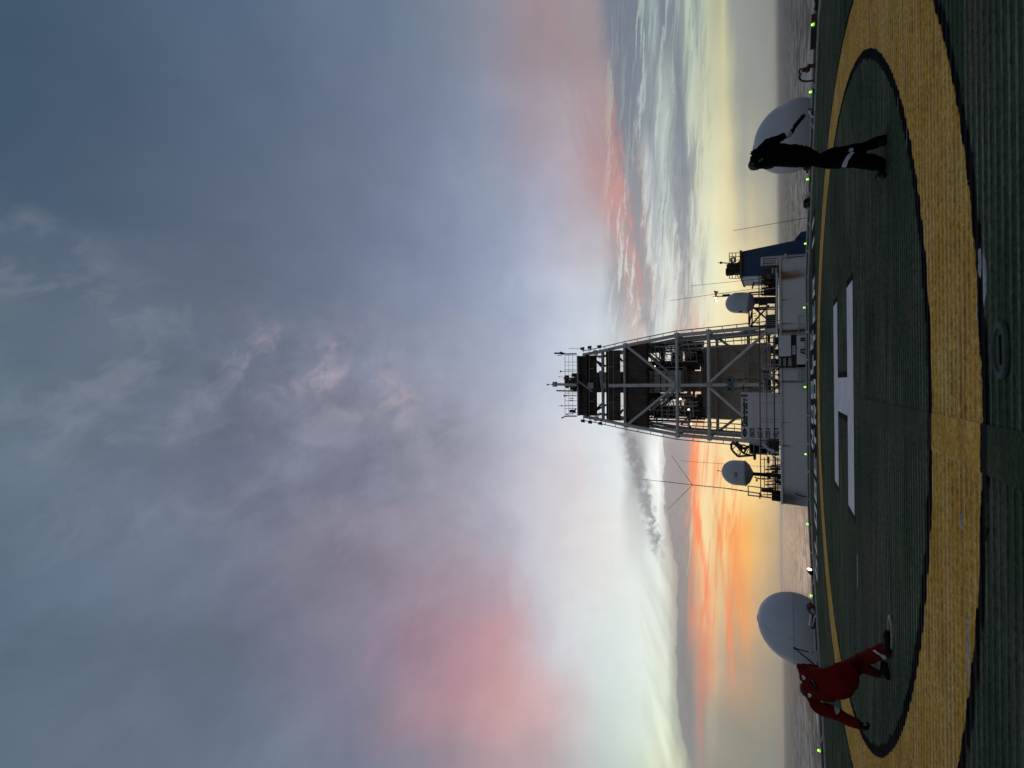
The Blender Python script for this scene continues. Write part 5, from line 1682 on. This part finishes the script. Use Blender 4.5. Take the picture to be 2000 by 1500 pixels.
# pipework and valves on the drill floor between board and vent housing
t = thing('pipe_manifold', 'rusty manifold of pipes, valves and rails at the foot of the derrick', 'pipework', (3, 52, -3))
rnd = random.Random(21)
mb = MB()
for (a_, b_, c_, d_, r_) in ((1484, 640, 1484, 765, .07), (1512, 655, 1512, 768, .10), (1505, 694, 1540, 695, .09), (1487, 720, 1540, 719, .12), (1505, 700, 1505, 742, .07), (1497, 640, 1497, 766, .05), (1486, 730, 1522, 732, .06), (1492, 742, 1492, 766, .09)):
    mb.tube(P(a_, b_, 50), P(c_, d_, 50), r_, 8)
for k in range(20):
    a1, b1 = 1485+rnd.random()*34, 700+rnd.random()*66
    mb.tube(P(a1, b1, 51+rnd.random()*2), P(a1+4+rnd.random()*10, b1+(rnd.random()-0.5)*4, 51+rnd.random()*2), 0.06+0.06*rnd.random(), 6)
for k in range(16):
    a1, b1 = 1487+rnd.random()*30, 655+rnd.random()*105
    mb.tube(P(a1, b1, 51+rnd.random()*2), P(a1+(rnd.random()-0.5)*2, b1+6+rnd.random()*10, 51+rnd.random()*2), 0.05+0.05*rnd.random(), 6)
obj('pipework', mb, M['greysteel'], t)
mb = MB()
for (xa, ya, xb_, yb_) in ((1491, 724, 1499, 733), (1493, 738, 1498, 746), (1494, 682, 1497, 690), (1495, 695, 1498, 707), (1490, 752, 1494, 757), (1511, 682, 1521, 692)):
    px_box(mb, xa, ya, xb_, yb_, 50.5, 0.6)
objs('valve', mb, M['rust'], t)
mb = MB()
for (xa, ya, xb_, yb_) in ((1502, 702, 1522, 716), (1508, 740, 1519, 748), (1505, 676, 1512, 690), (1500, 742, 1506, 762), (1510, 660, 1520, 672), (1499, 655, 1504, 668)):
    px_box(mb, xa, ya, xb_, yb_, 51.5, 0.8)
objs('cabinet', mb, M['dark'], t)
obj('walkway', MB().span((P(1520, 770, 50).x, 49.8, zx(1523, 50)), (P(1520, 640, 50).x, 54, zx(1520, 50))), M['dark'], t)
# ------------------------------------------------------------------ people
def chains_to_mesh(name, chains, voxel, smooth_it=6, wr=0.0, wscale=9.0, origin=Vector((0, 0, 0)), sub=False):
    """chains: list of [(point, radius), ...]; union of tapered tubes -> one continuous surface"""
    mb = MB()
    for ch in chains:
        for i, (p, r) in enumerate(ch):
            mb.sphere(p, r, 14, 9)
            if i+1 < len(ch):
                p2, r2 = ch[i+1]
                d = (Vector(p2)-Vector(p))
                if d.length > 1e-4:
                    mb.tube(p, p2, r, 14, r2)
    me = bpy.data.meshes.new(name)
    me.from_pydata([q-origin for q in mb.v], [], mb.f)
    o = bpy.data.objects.new('tmp', me)
    COL.objects.link(o)
    md = o.modifiers.new('r', 'REMESH')
    md.mode = 'VOXEL'
    md.voxel_size = voxel
    md.use_smooth_shade = True
    ms = o.modifiers.new('s', 'SMOOTH')
    ms.factor = 0.5
    ms.iterations = smooth_it
    dg = bpy.context.evaluated_depsgraph_get()
    out = bpy.data.meshes.new_from_object(o.evaluated_get(dg))
    bpy.data.objects.remove(o)
    if wr:
        nn = [v.normal.copy() for v in out.vertices]
        for v, n_ in zip(out.vertices, nn):
            q = v.co*wscale
            k = noise.noise(Vector((q.x, q.y, q.z*0.55)))+0.5*noise.noise(Vector((q.x*2.3, q.y*2.3, q.z*1.2+5)))
            k += 0.9*(0.35-abs(noise.noise(Vector((q.x*1.1+q.z*0.8, q.y*1.1, q.z*1.3-q.x*0.6)))))
            v.co += n_*(wr*(k-0.1))
    for q in out.polygons:
        q.use_smooth = True
    return out

def band_from(name, me_src, p0, p1, t0, t1, rmax, mat, parent, push=0.004):
    """a cloth band: the slice of the garment between two planes across a limb"""
    bm = bmesh.new()
    bm.from_mesh(me_src)
    org = WORLD[parent.name]
    a = Vector(p0)-org; d = Vector(p1)-Vector(p0)
    L = d.length; d.normalize()
    kill = [f for f in bm.faces if not (-0.05 < (f.calc_center_median()-a).dot(d)-t0*L and (f.calc_center_median()-a).dot(d)-t1*L < 0.05 and ((f.calc_center_median()-a)-d*((f.calc_center_median()-a).dot(d))).length < rmax)]
    bmesh.ops.delete(bm, geom=kill, context='FACES')
    for pt, sgn in ((a+d*(t0*L), -1), (a+d*(t1*L), 1)):
        bmesh.ops.bisect_plane(bm, geom=bm.verts[:]+bm.edges[:]+bm.faces[:], plane_co=pt, plane_no=d*sgn, clear_outer=True)
    bm.normal_update()
    for v in bm.verts:
        v.co += v.normal*push
    me = bpy.data.meshes.new(name)
    bm.to_mesh(me)
    bm.free()
    for q in me.polygons:
        q.use_smooth = True
    return link(name, me, mat, parent)

def patch_on(name, me_src, poly, mat, parent, push=0.004, n=26):
    """a sewn-on patch lying on the garment surface, outline given by the rays through poly"""
    org = WORLD[parent.name]
    bm = bmesh.new(); bm.from_mesh(me_src)
    bvh = BVHTree.FromBMesh(bm)
    xs_ = [q[0] for q in poly]; ys_ = [q[1] for q in poly]
    x0, x1, y0, y1 = min(xs_), max(xs_), min(ys_), max(ys_)
    def inside(x, y):
        c = False
        for (ax, ay), (bx, by) in zip(poly, poly[1:]+poly[:1]):
            if (ay > y) != (by > y) and x < (bx-ax)*(y-ay)/(by-ay)+ax:
                c = not c
        return c
    camp = Vector((0, 0, CAMZ))-org
    mb = MB(); idx = {}
    for i in range(n+1):
        for j in range(n+1):
            x, y = x0+(x1-x0)*i/n, y0+(y1-y0)*j/n
            if inside(x, y):
                loc, nr, _, _ = bvh.ray_cast(camp, ray(x, y).normalized())
                if loc is not None:
                    idx[i, j] = len(mb.v)
                    mb.v.append(loc-ray(x, y).normalized()*push)
    for (i, j) in list(idx):
        ks = [(i, j), (i+1, j), (i+1, j+1), (i, j+1)]
        if all(k in idx for k in ks):
            q = [idx[k] for k in ks]
            if max((mb.v[a]-mb.v[b_]).length for a in q for b_ in q) < 0.08:
                mb.f.append(tuple(q))
    bm.free()
    me = bpy.data.meshes.new(name)
    me.from_pydata(mb.v, [], mb.f)
    return link(name, me, mat, parent)

def hand_chains(wrist, direction, palm_n, side=1, curl=0.5, s=1.0):
    """palm, four unequal bent fingers and a thumb"""
    d = Vector(direction).normalized()
    n_ = Vector(palm_n); n_ = (n_-d*n_.dot(d)).normalized()
    w = d.cross(n_)*side
    W0 = Vector(wrist)
    ch = []
    for k in (-1.0, -0.33, 0.33, 1.0):
        ch.append([(W0, 0.020*s), (W0+d*0.045*s+w*0.016*k*s, 0.0165*s), (W0+d*0.088*s+w*0.028*k*s, 0.0125*s)])
    for k, ln in ((-1.0, 0.058), (-0.33, 0.070), (0.33, 0.076), (1.0, 0.068)):
        p = W0+d*0.088*s+w*0.028*k*s
        ang = 0.25+curl*0.5
        pts = [(p, 0.0098*s)]
        for seg, fr_ in ((0.45, 1.0), (0.32, 0.93), (0.23, 0.84)):
            dirv = d*math.cos(ang)+n_*math.sin(ang)+w*0.10*k
            p = p+dirv.normalized()*ln*seg*1.25*s
            pts.append((p, 0.0094*fr_*s))
            ang += curl*0.75
        ch.append(pts)
    p = W0+d*0.025*s+w*0.024*s
    q1 = p+(d*0.55+w*0.75+n_*0.25).normalized()*0.042*s
    q2 = q1+(d*0.85+w*0.30+n_*0.35).normalized()*0.036*s
    ch.append([(p, 0.0135*s), (q1, 0.0115*s), (q2, 0.0095*s)])
    return ch

def head_chains(c, face, upv, s=1.0):
    f = Vector(face).normalized()
    u = Vector(upv); u = (u-f*u.dot(f)).normalized()
    l = u.cross(f)
    C = Vector(c)
    ch = [[(C+u*0.035*s-f*0.018*s, 0.088*s), (C+u*0.03*s+f*0.02*s, 0.082*s)],
          [(C-u*0.02*s+f*0.03*s, 0.068*s), (C-u*0.075*s+f*0.055*s, 0.042*s)],
          [(C-u*0.06*s+f*0.03*s+l*0.03*s, 0.036*s), (C-u*0.085*s+f*0.062*s, 0.028*s), (C-u*0.06*s+f*0.03*s-l*0.03*s, 0.036*s)],
          [(C+u*0.012*s+f*0.092*s, 0.010*s), (C-u*0.030*s+f*0.112*s, 0.015*s)],
          [(C-u*0.055*s+f*0.092*s+l*0.016*s, 0.009*s), (C-u*0.055*s+f*0.092*s-l*0.016*s, 0.009*s)],
          [(C+u*0.028*s+f*0.086*s+l*0.032*s, 0.013*s), (C+u*0.032*s+f*0.090*s, 0.012*s), (C+u*0.028*s+f*0.086*s-l*0.032*s, 0.013*s)]]
    for sg in (1, -1):
        e = C+l*sg*0.083*s-f*0.012*s
        ch.append([(e+u*0.022*s, 0.013*s), (e-u*0.022*s-f*0.002*s, 0.011*s)])
    eyes = [C+u*0.012*s+f*0.083*s+l*sg*0.032*s for sg in (1, -1)]
    return ch, eyes, (C, f, u, l)

def boot_chains(ankle, heel, toe, s=1.0):
    A, H, T = Vector(ankle), Vector(heel), Vector(toe)
    d = (T-H).normalized()
    b = H.lerp(T, 0.62)
    sd_ = d.cross(Vector((0, 0, 1))).normalized()
    return [[(A+Vector((0, 0, 0.05)), 0.052*s), (A, 0.050*s), (H+Vector((0, 0, 0.045)), 0.043*s)],
            [(H+Vector((0, 0, 0.038)), 0.038*s), (b+sd_*0.012+Vector((0, 0, 0.036)), 0.042*s), (T-d*0.04+sd_*0.006+Vector((0, 0, 0.032)), 0.034*s)],
            [(A+Vector((0, 0, 0.01)), 0.046*s), (b+Vector((0, 0, 0.045)), 0.040*s)]]

def person(label, loc, suit, body_ch, suit_ch, hand_list, head, boots_l, hat=None):
    t = thing('person', label, 'person', loc)
    org = Vector(loc)
    hc, eyes, (C, f, u_, l_) = head
    me = chains_to_mesh('body', body_ch+hc+[c_ for h_ in hand_list for c_ in h_], 0.0052, 2, origin=org)
    bo = link('body', me, M['skin'], t)
    sm = chains_to_mesh('coverall', suit_ch, 0.0105, 4, 0.014, 9.0, origin=org)
    so_ = link('coverall', sm, M[suit], t)
    for h_ in hand_list:
        gm = chains_to_mesh('glove', [[(p, r*1.10) for p, r in c_] for c_ in h_], 0.0045, 1, origin=org)
        link('glove', gm, M['glove'], t)
    for b_ in boots_l:
        link('boot', chains_to_mesh('boot', b_, 0.008, 4, origin=org), M['boot'], t)
    hm = chains_to_mesh('hair', [[(C+u_*0.048-f*0.030, 0.091), (C+u_*0.062+f*0.022, 0.072)], [(C-u_*0.01-f*0.055, 0.062), (C+u_*0.03-f*0.05, 0.08)],
                                 [(C+u_*0.03+l_*0.06-f*0.02, 0.040), (C+u_*0.03-l_*0.06-f*0.02, 0.040)]], 0.008, 3, 0.004, 30.0, origin=org)
    link('hair', hm, M['hair'], t)
    mb = MB()
    for e in eyes:
        mb.sphere(e-f*0.002, 0.0115, 12, 8)
    obj('eyes', mb, M['eye'], t, True)
    return t, sm

def chain(pts):
    return [(at(x, y, Y), r) for x, y, Y, r in pts]
def slim(ch, k=0.78):
    return [[(p, r*k) for p, r in c_] for c_ in ch]

# --- person in black, right: upright, right arm flung out low, head ducked into the folded left arm
YK = 6.40
torso = [chain([(1483, 297, 6.50, .060), (1500, 294, 6.50, .072), (1525, 294, 6.46, .086), (1556, 297, 6.43, .086), (1580, 303, 6.42, .080), (1598, 312, 6.42, .062)]),
         chain([(1480, 318, 6.56, .055), (1500, 315, 6.54, .080), (1525, 310, 6.48, .090), (1556, 313, 6.44, .090), (1580, 313, 6.43, .072), (1598, 314, 6.43, .060)]),
         chain([(1477, 307, 6.55, .055), (1495, 304, 6.54, .088), (1530, 302, 6.50, .095), (1570, 306, 6.48, .09), (1598, 312, 6.46, .066)])]
armR = chain([(1487, 291, 6.50, .060), (1499, 279, 6.47, .056), (1507, 274.5, 6.43, .052), (1520, 271, 6.41, .046), (1538, 261, 6.40, .046), (1546, 255, 6.40, .034), (1550, 251, 6.40, .026)])
armL = chain([(1486, 320, 6.56, .060), (1497, 322, 6.66, .058), (1505, 321, 6.80, .055), (1496, 313, 6.92, .048), (1488, 307, 6.96, .042)])
legR = chain([(1602, 311, 6.42, .066), (1626, 303, 6.40, .088), (1650, 297, 6.37, .078), (1668, 292, 6.36, .066), (1690, 286, 6.39, .060), (1712, 279.5, 6.42, .064), (1724, 275, 6.43, .066)])
legL = chain([(1602, 315, 6.43, .066), (1626, 315, 6.42, .082), (1650, 313, 6.40, .088), (1672, 313, 6.40, .092), (1695, 316, 6.42, .092), (1708, 318.5, 6.44, .080), (1714, 320, 6.45, .075)])
collar = chain([(1474, 310, 6.58, .060), (1477, 311, 6.62, .058)])
suit = torso+[armR, armL, legR, legL, collar]
neck = chain([(1480, 311, 6.58, .055), (1477, 313, 6.68, .05), (1479, 314, 6.76, .055)])
headK = head_chains(at(1483.5, 316, 6.84), (0.10, 0.62, -0.78), (0.0, 0.78, 0.62))
handR = hand_chains(at(1551, 249.5, 6.40), at(1566, 229, 6.40)-at(1551, 249.5, 6.40), (-0.2, 0.7, -0.6), 1, -0.15, 0.95)
handL = hand_chains(at(1488, 306, 6.97), (0.55, 0.05, 0.55), (0, -0.9, 0.3), -1, 0.45, 1.0)
footR = ground(1731, 274)
footL = ground(1738, 331)
bR = boot_chains(at(1724, 276, 6.42), Vector((footR.x-0.02, 6.40, 0.0)), Vector((footR.x+0.05, 6.62, 0.0)), 0.9)
bL = boot_chains(at(1722, 325, 6.46), Vector((footL.x+0.05, 6.56, 0.01)), Vector((footL.x-0.005, 6.33, -0.004)), 0.74)
tK, smK = person('person in black coverall, head ducked and one arm flung out low, standing on the deck', (footR.x-0.15, 6.40, 0), 'navysuit', slim(torso+[armR, armL, legR, legL], 0.66)+[neck], suit, [handR, handL], headK, [bR, bL])
band_from('reflective_band', smK, at(1524, 269, 6.41), at(1549, 252, 6.40), 0.36, 0.76, 0.14, M['reflective'], tK)
band_from('reflective_band', smK, at(1642, 326, 6.40), at(1678, 335, 6.40), 0.0, 0.001, 0.01, M['reflective'], tK) if False else None
patch_on('reflective_band', smK, [(1644.5, 327.5), (1644.5, 322), (1648, 313), (1655, 302), (1661, 297), (1670, 297), (1664, 304), (1657, 314), (1653, 327.5)], M['reflective'], tK, 0.005, 40)
patch_on('reflective_band', smK, [(1656.5, 296), (1659, 290), (1667, 288.5), (1667, 294), (1664, 296.5)], M['reflective'], tK, 0.006, 24)
ov = [(1486+5.0*math.cos(a)*0.75-3.0*math.sin(a)*0.45, 313.0-5.0*math.cos(a)*0.62-2.4*math.sin(a)*0.6) for a in [2*PI*k/30 for k in range(30)]]
ovi = [(1486+(x-1486)*0.62, 313+(y-313)*0.62) for x, y in ov]
patch_on('back_emblem', smK, ov, M['badge'], tK, 0.005, 30)
patch_on('emblem_centre', smK, ovi, M['inkblack'], tK, 0.008, 24)

# --- person in red, left: crouching in a deep lunge, seen from behind, right elbow raised, head ducked
torsoR = [chain([(1573, 1324, 6.47, .072), (1587, 1322, 6.44, .094), (1608, 1322, 6.40, .096), (1634, 1318, 6.38, .095), (1651, 1309, 6.40, .095)]),
          chain([(1583, 1360, 6.47, .060), (1594, 1353, 6.45, .085), (1612, 1352, 6.40, .098), (1638, 1345, 6.36, .105), (1652, 1335, 6.38, .105)]),
          chain([(1575, 1344, 6.52, .062), (1590, 1338, 6.46, .098), (1612, 1336, 6.40, .105), (1638, 1330, 6.36, .110), (1653, 1322, 6.40, .105)])]
aR = chain([(1573, 1323, 6.48, .068), (1567, 1310, 6.52, .056), (1559.5, 1299, 6.58, .030), (1570, 1302, 6.66, .042), (1584, 1305, 6.72, .045), (1596, 1307, 6.74, .040)])
aL = chain([(1586, 1366, 6.47, .058), (1594, 1378, 6.45, .070), (1607, 1385, 6.43, .080), (1623, 1390, 6.40, .076), (1640, 1396.5, 6.37, .068), (1656, 1405, 6.34, .066), (1671, 1412, 6.32, .064)])
lR = chain([(1651, 1311, 6.42, .095), (1662, 1302, 6.58, .070), (1672, 1293, 6.66, .058), (1690, 1284, 6.58, .068), (1706, 1279, 6.50, .070), (1721, 1273.5, 6.44, .074), (1732, 1270, 6.42, .070)])
lL = chain([(1653, 1324, 6.40, .100), (1664, 1310, 6.60, .085), (1676, 1300, 6.70, .064), (1691, 1306, 6.64, .062), (1703, 1311, 6.60, .058), (1712, 1315, 6.56, .052), (1719, 1317, 6.54, .046)])
hipR = chain([(1660, 1302, 6.42, .074), (1663, 1318, 6.38, .080), (1659, 1334, 6.38, .090), (1648, 1346, 6.38, .085)])
wingR = chain([(1562, 1304, 6.56, .038), (1578, 1310, 6.58, .055), (1594, 1312, 6.55, .055), (1610, 1316, 6.46, .055)])
suitR = torsoR+[aR, aL, lR, lL, hipR, wingR]
neckR = chain([(1576, 1345, 6.54, .055), (1579, 1349, 6.64, .052), (1581, 1350, 6.70, .055)])
headR = head_chains(at(1586.5, 1352, 6.80), (0.12, 0.55, -0.83), (0.0, 0.83, 0.55))
hL = hand_chains(at(1671, 1413, 6.32), at(1684, 1420, 6.30)-at(1671, 1413, 6.32), (0.5, 0.6, -0.2), 1, 1.05, 0.95)
hR = hand_chains(at(1595, 1307.5, 6.75), (-0.75, 0.1, -0.25), (0, -0.9, 0.2), 1, 0.6, 1.0)
gR = ground(1744, 1270); gL = ground(1742, 1320)
bR2 = boot_chains(at(1734, 1270, 6.44), Vector((gR.x-0.04, gR.y+0.04, 0)), Vector((gR.x+0.17, gR.y+0.14, 0)), 0.82)
bL2 = boot_chains(at(1726, 1318, 6.5), Vector((gL.x+0.04, gL.y+0.15, 0.0)), Vector((gL.x-0.09, gL.y+0.02, 0)), 0.78)
tR, smR = person('person in red coverall crouching in a lunge, seen from behind with one elbow raised', (gR.x-0.25, 6.40, 0), 'redsuit', slim(torsoR+[aR, aL, lR, lL], 0.66)+[neckR], suitR, [hL, hR], headR, [bR2, bL2])
patch_on('reflective_band', smR, [(1628.5, 1378.5), (1634, 1375), (1640.5, 1381), (1640.5, 1390), (1634.5, 1397.5), (1630, 1389)], M['reflective'], tR, 0.005, 30)
patch_on('reflective_band', smR, [(1703.5, 1271), (1709, 1268.5), (1714, 1273), (1721, 1277.5), (1729, 1280), (1733.5, 1288), (1725.5, 1290.5), (1719, 1281), (1711, 1276.5)], M['reflective'], tR, 0.006, 40)
patch_on('shoulder_stripe', smR, [(1565, 1318), (1570, 1319.5), (1574.5, 1326), (1568, 1328.5)], M['reflective'], tR, 0.005, 22)
patch_on('shoulder_stripe', smR, [(1576.5, 1355), (1581, 1353.5), (1585.5, 1357), (1584.5, 1361), (1580, 1363)], M['reflective'], tR, 0.005, 22)
ov = [(1590+11.5*math.cos(a)*0.62-4.8*math.sin(a)*0.78, 1338+11.5*math.cos(a)*0.80+4.8*math.sin(a)*0.60) for a in [2*PI*k/36 for k in range(36)]]
patch_on('back_emblem', smR, ov, M['inkblack'], tR, 0.005, 34)
lt = [[(1584.5, 1326.5), (1587, 1328), (1587.5, 1332), (1585.5, 1331)], [(1587.5, 1332.5), (1589.5, 1333), (1589.5, 1337), (1588, 1336)], [(1590.5, 1338), (1592, 1338), (1592.5, 1341), (1591, 1341)]]
for q_ in lt:
    patch_on('emblem_mark', smR, q_, M['badge'], tR, 0.009, 12)
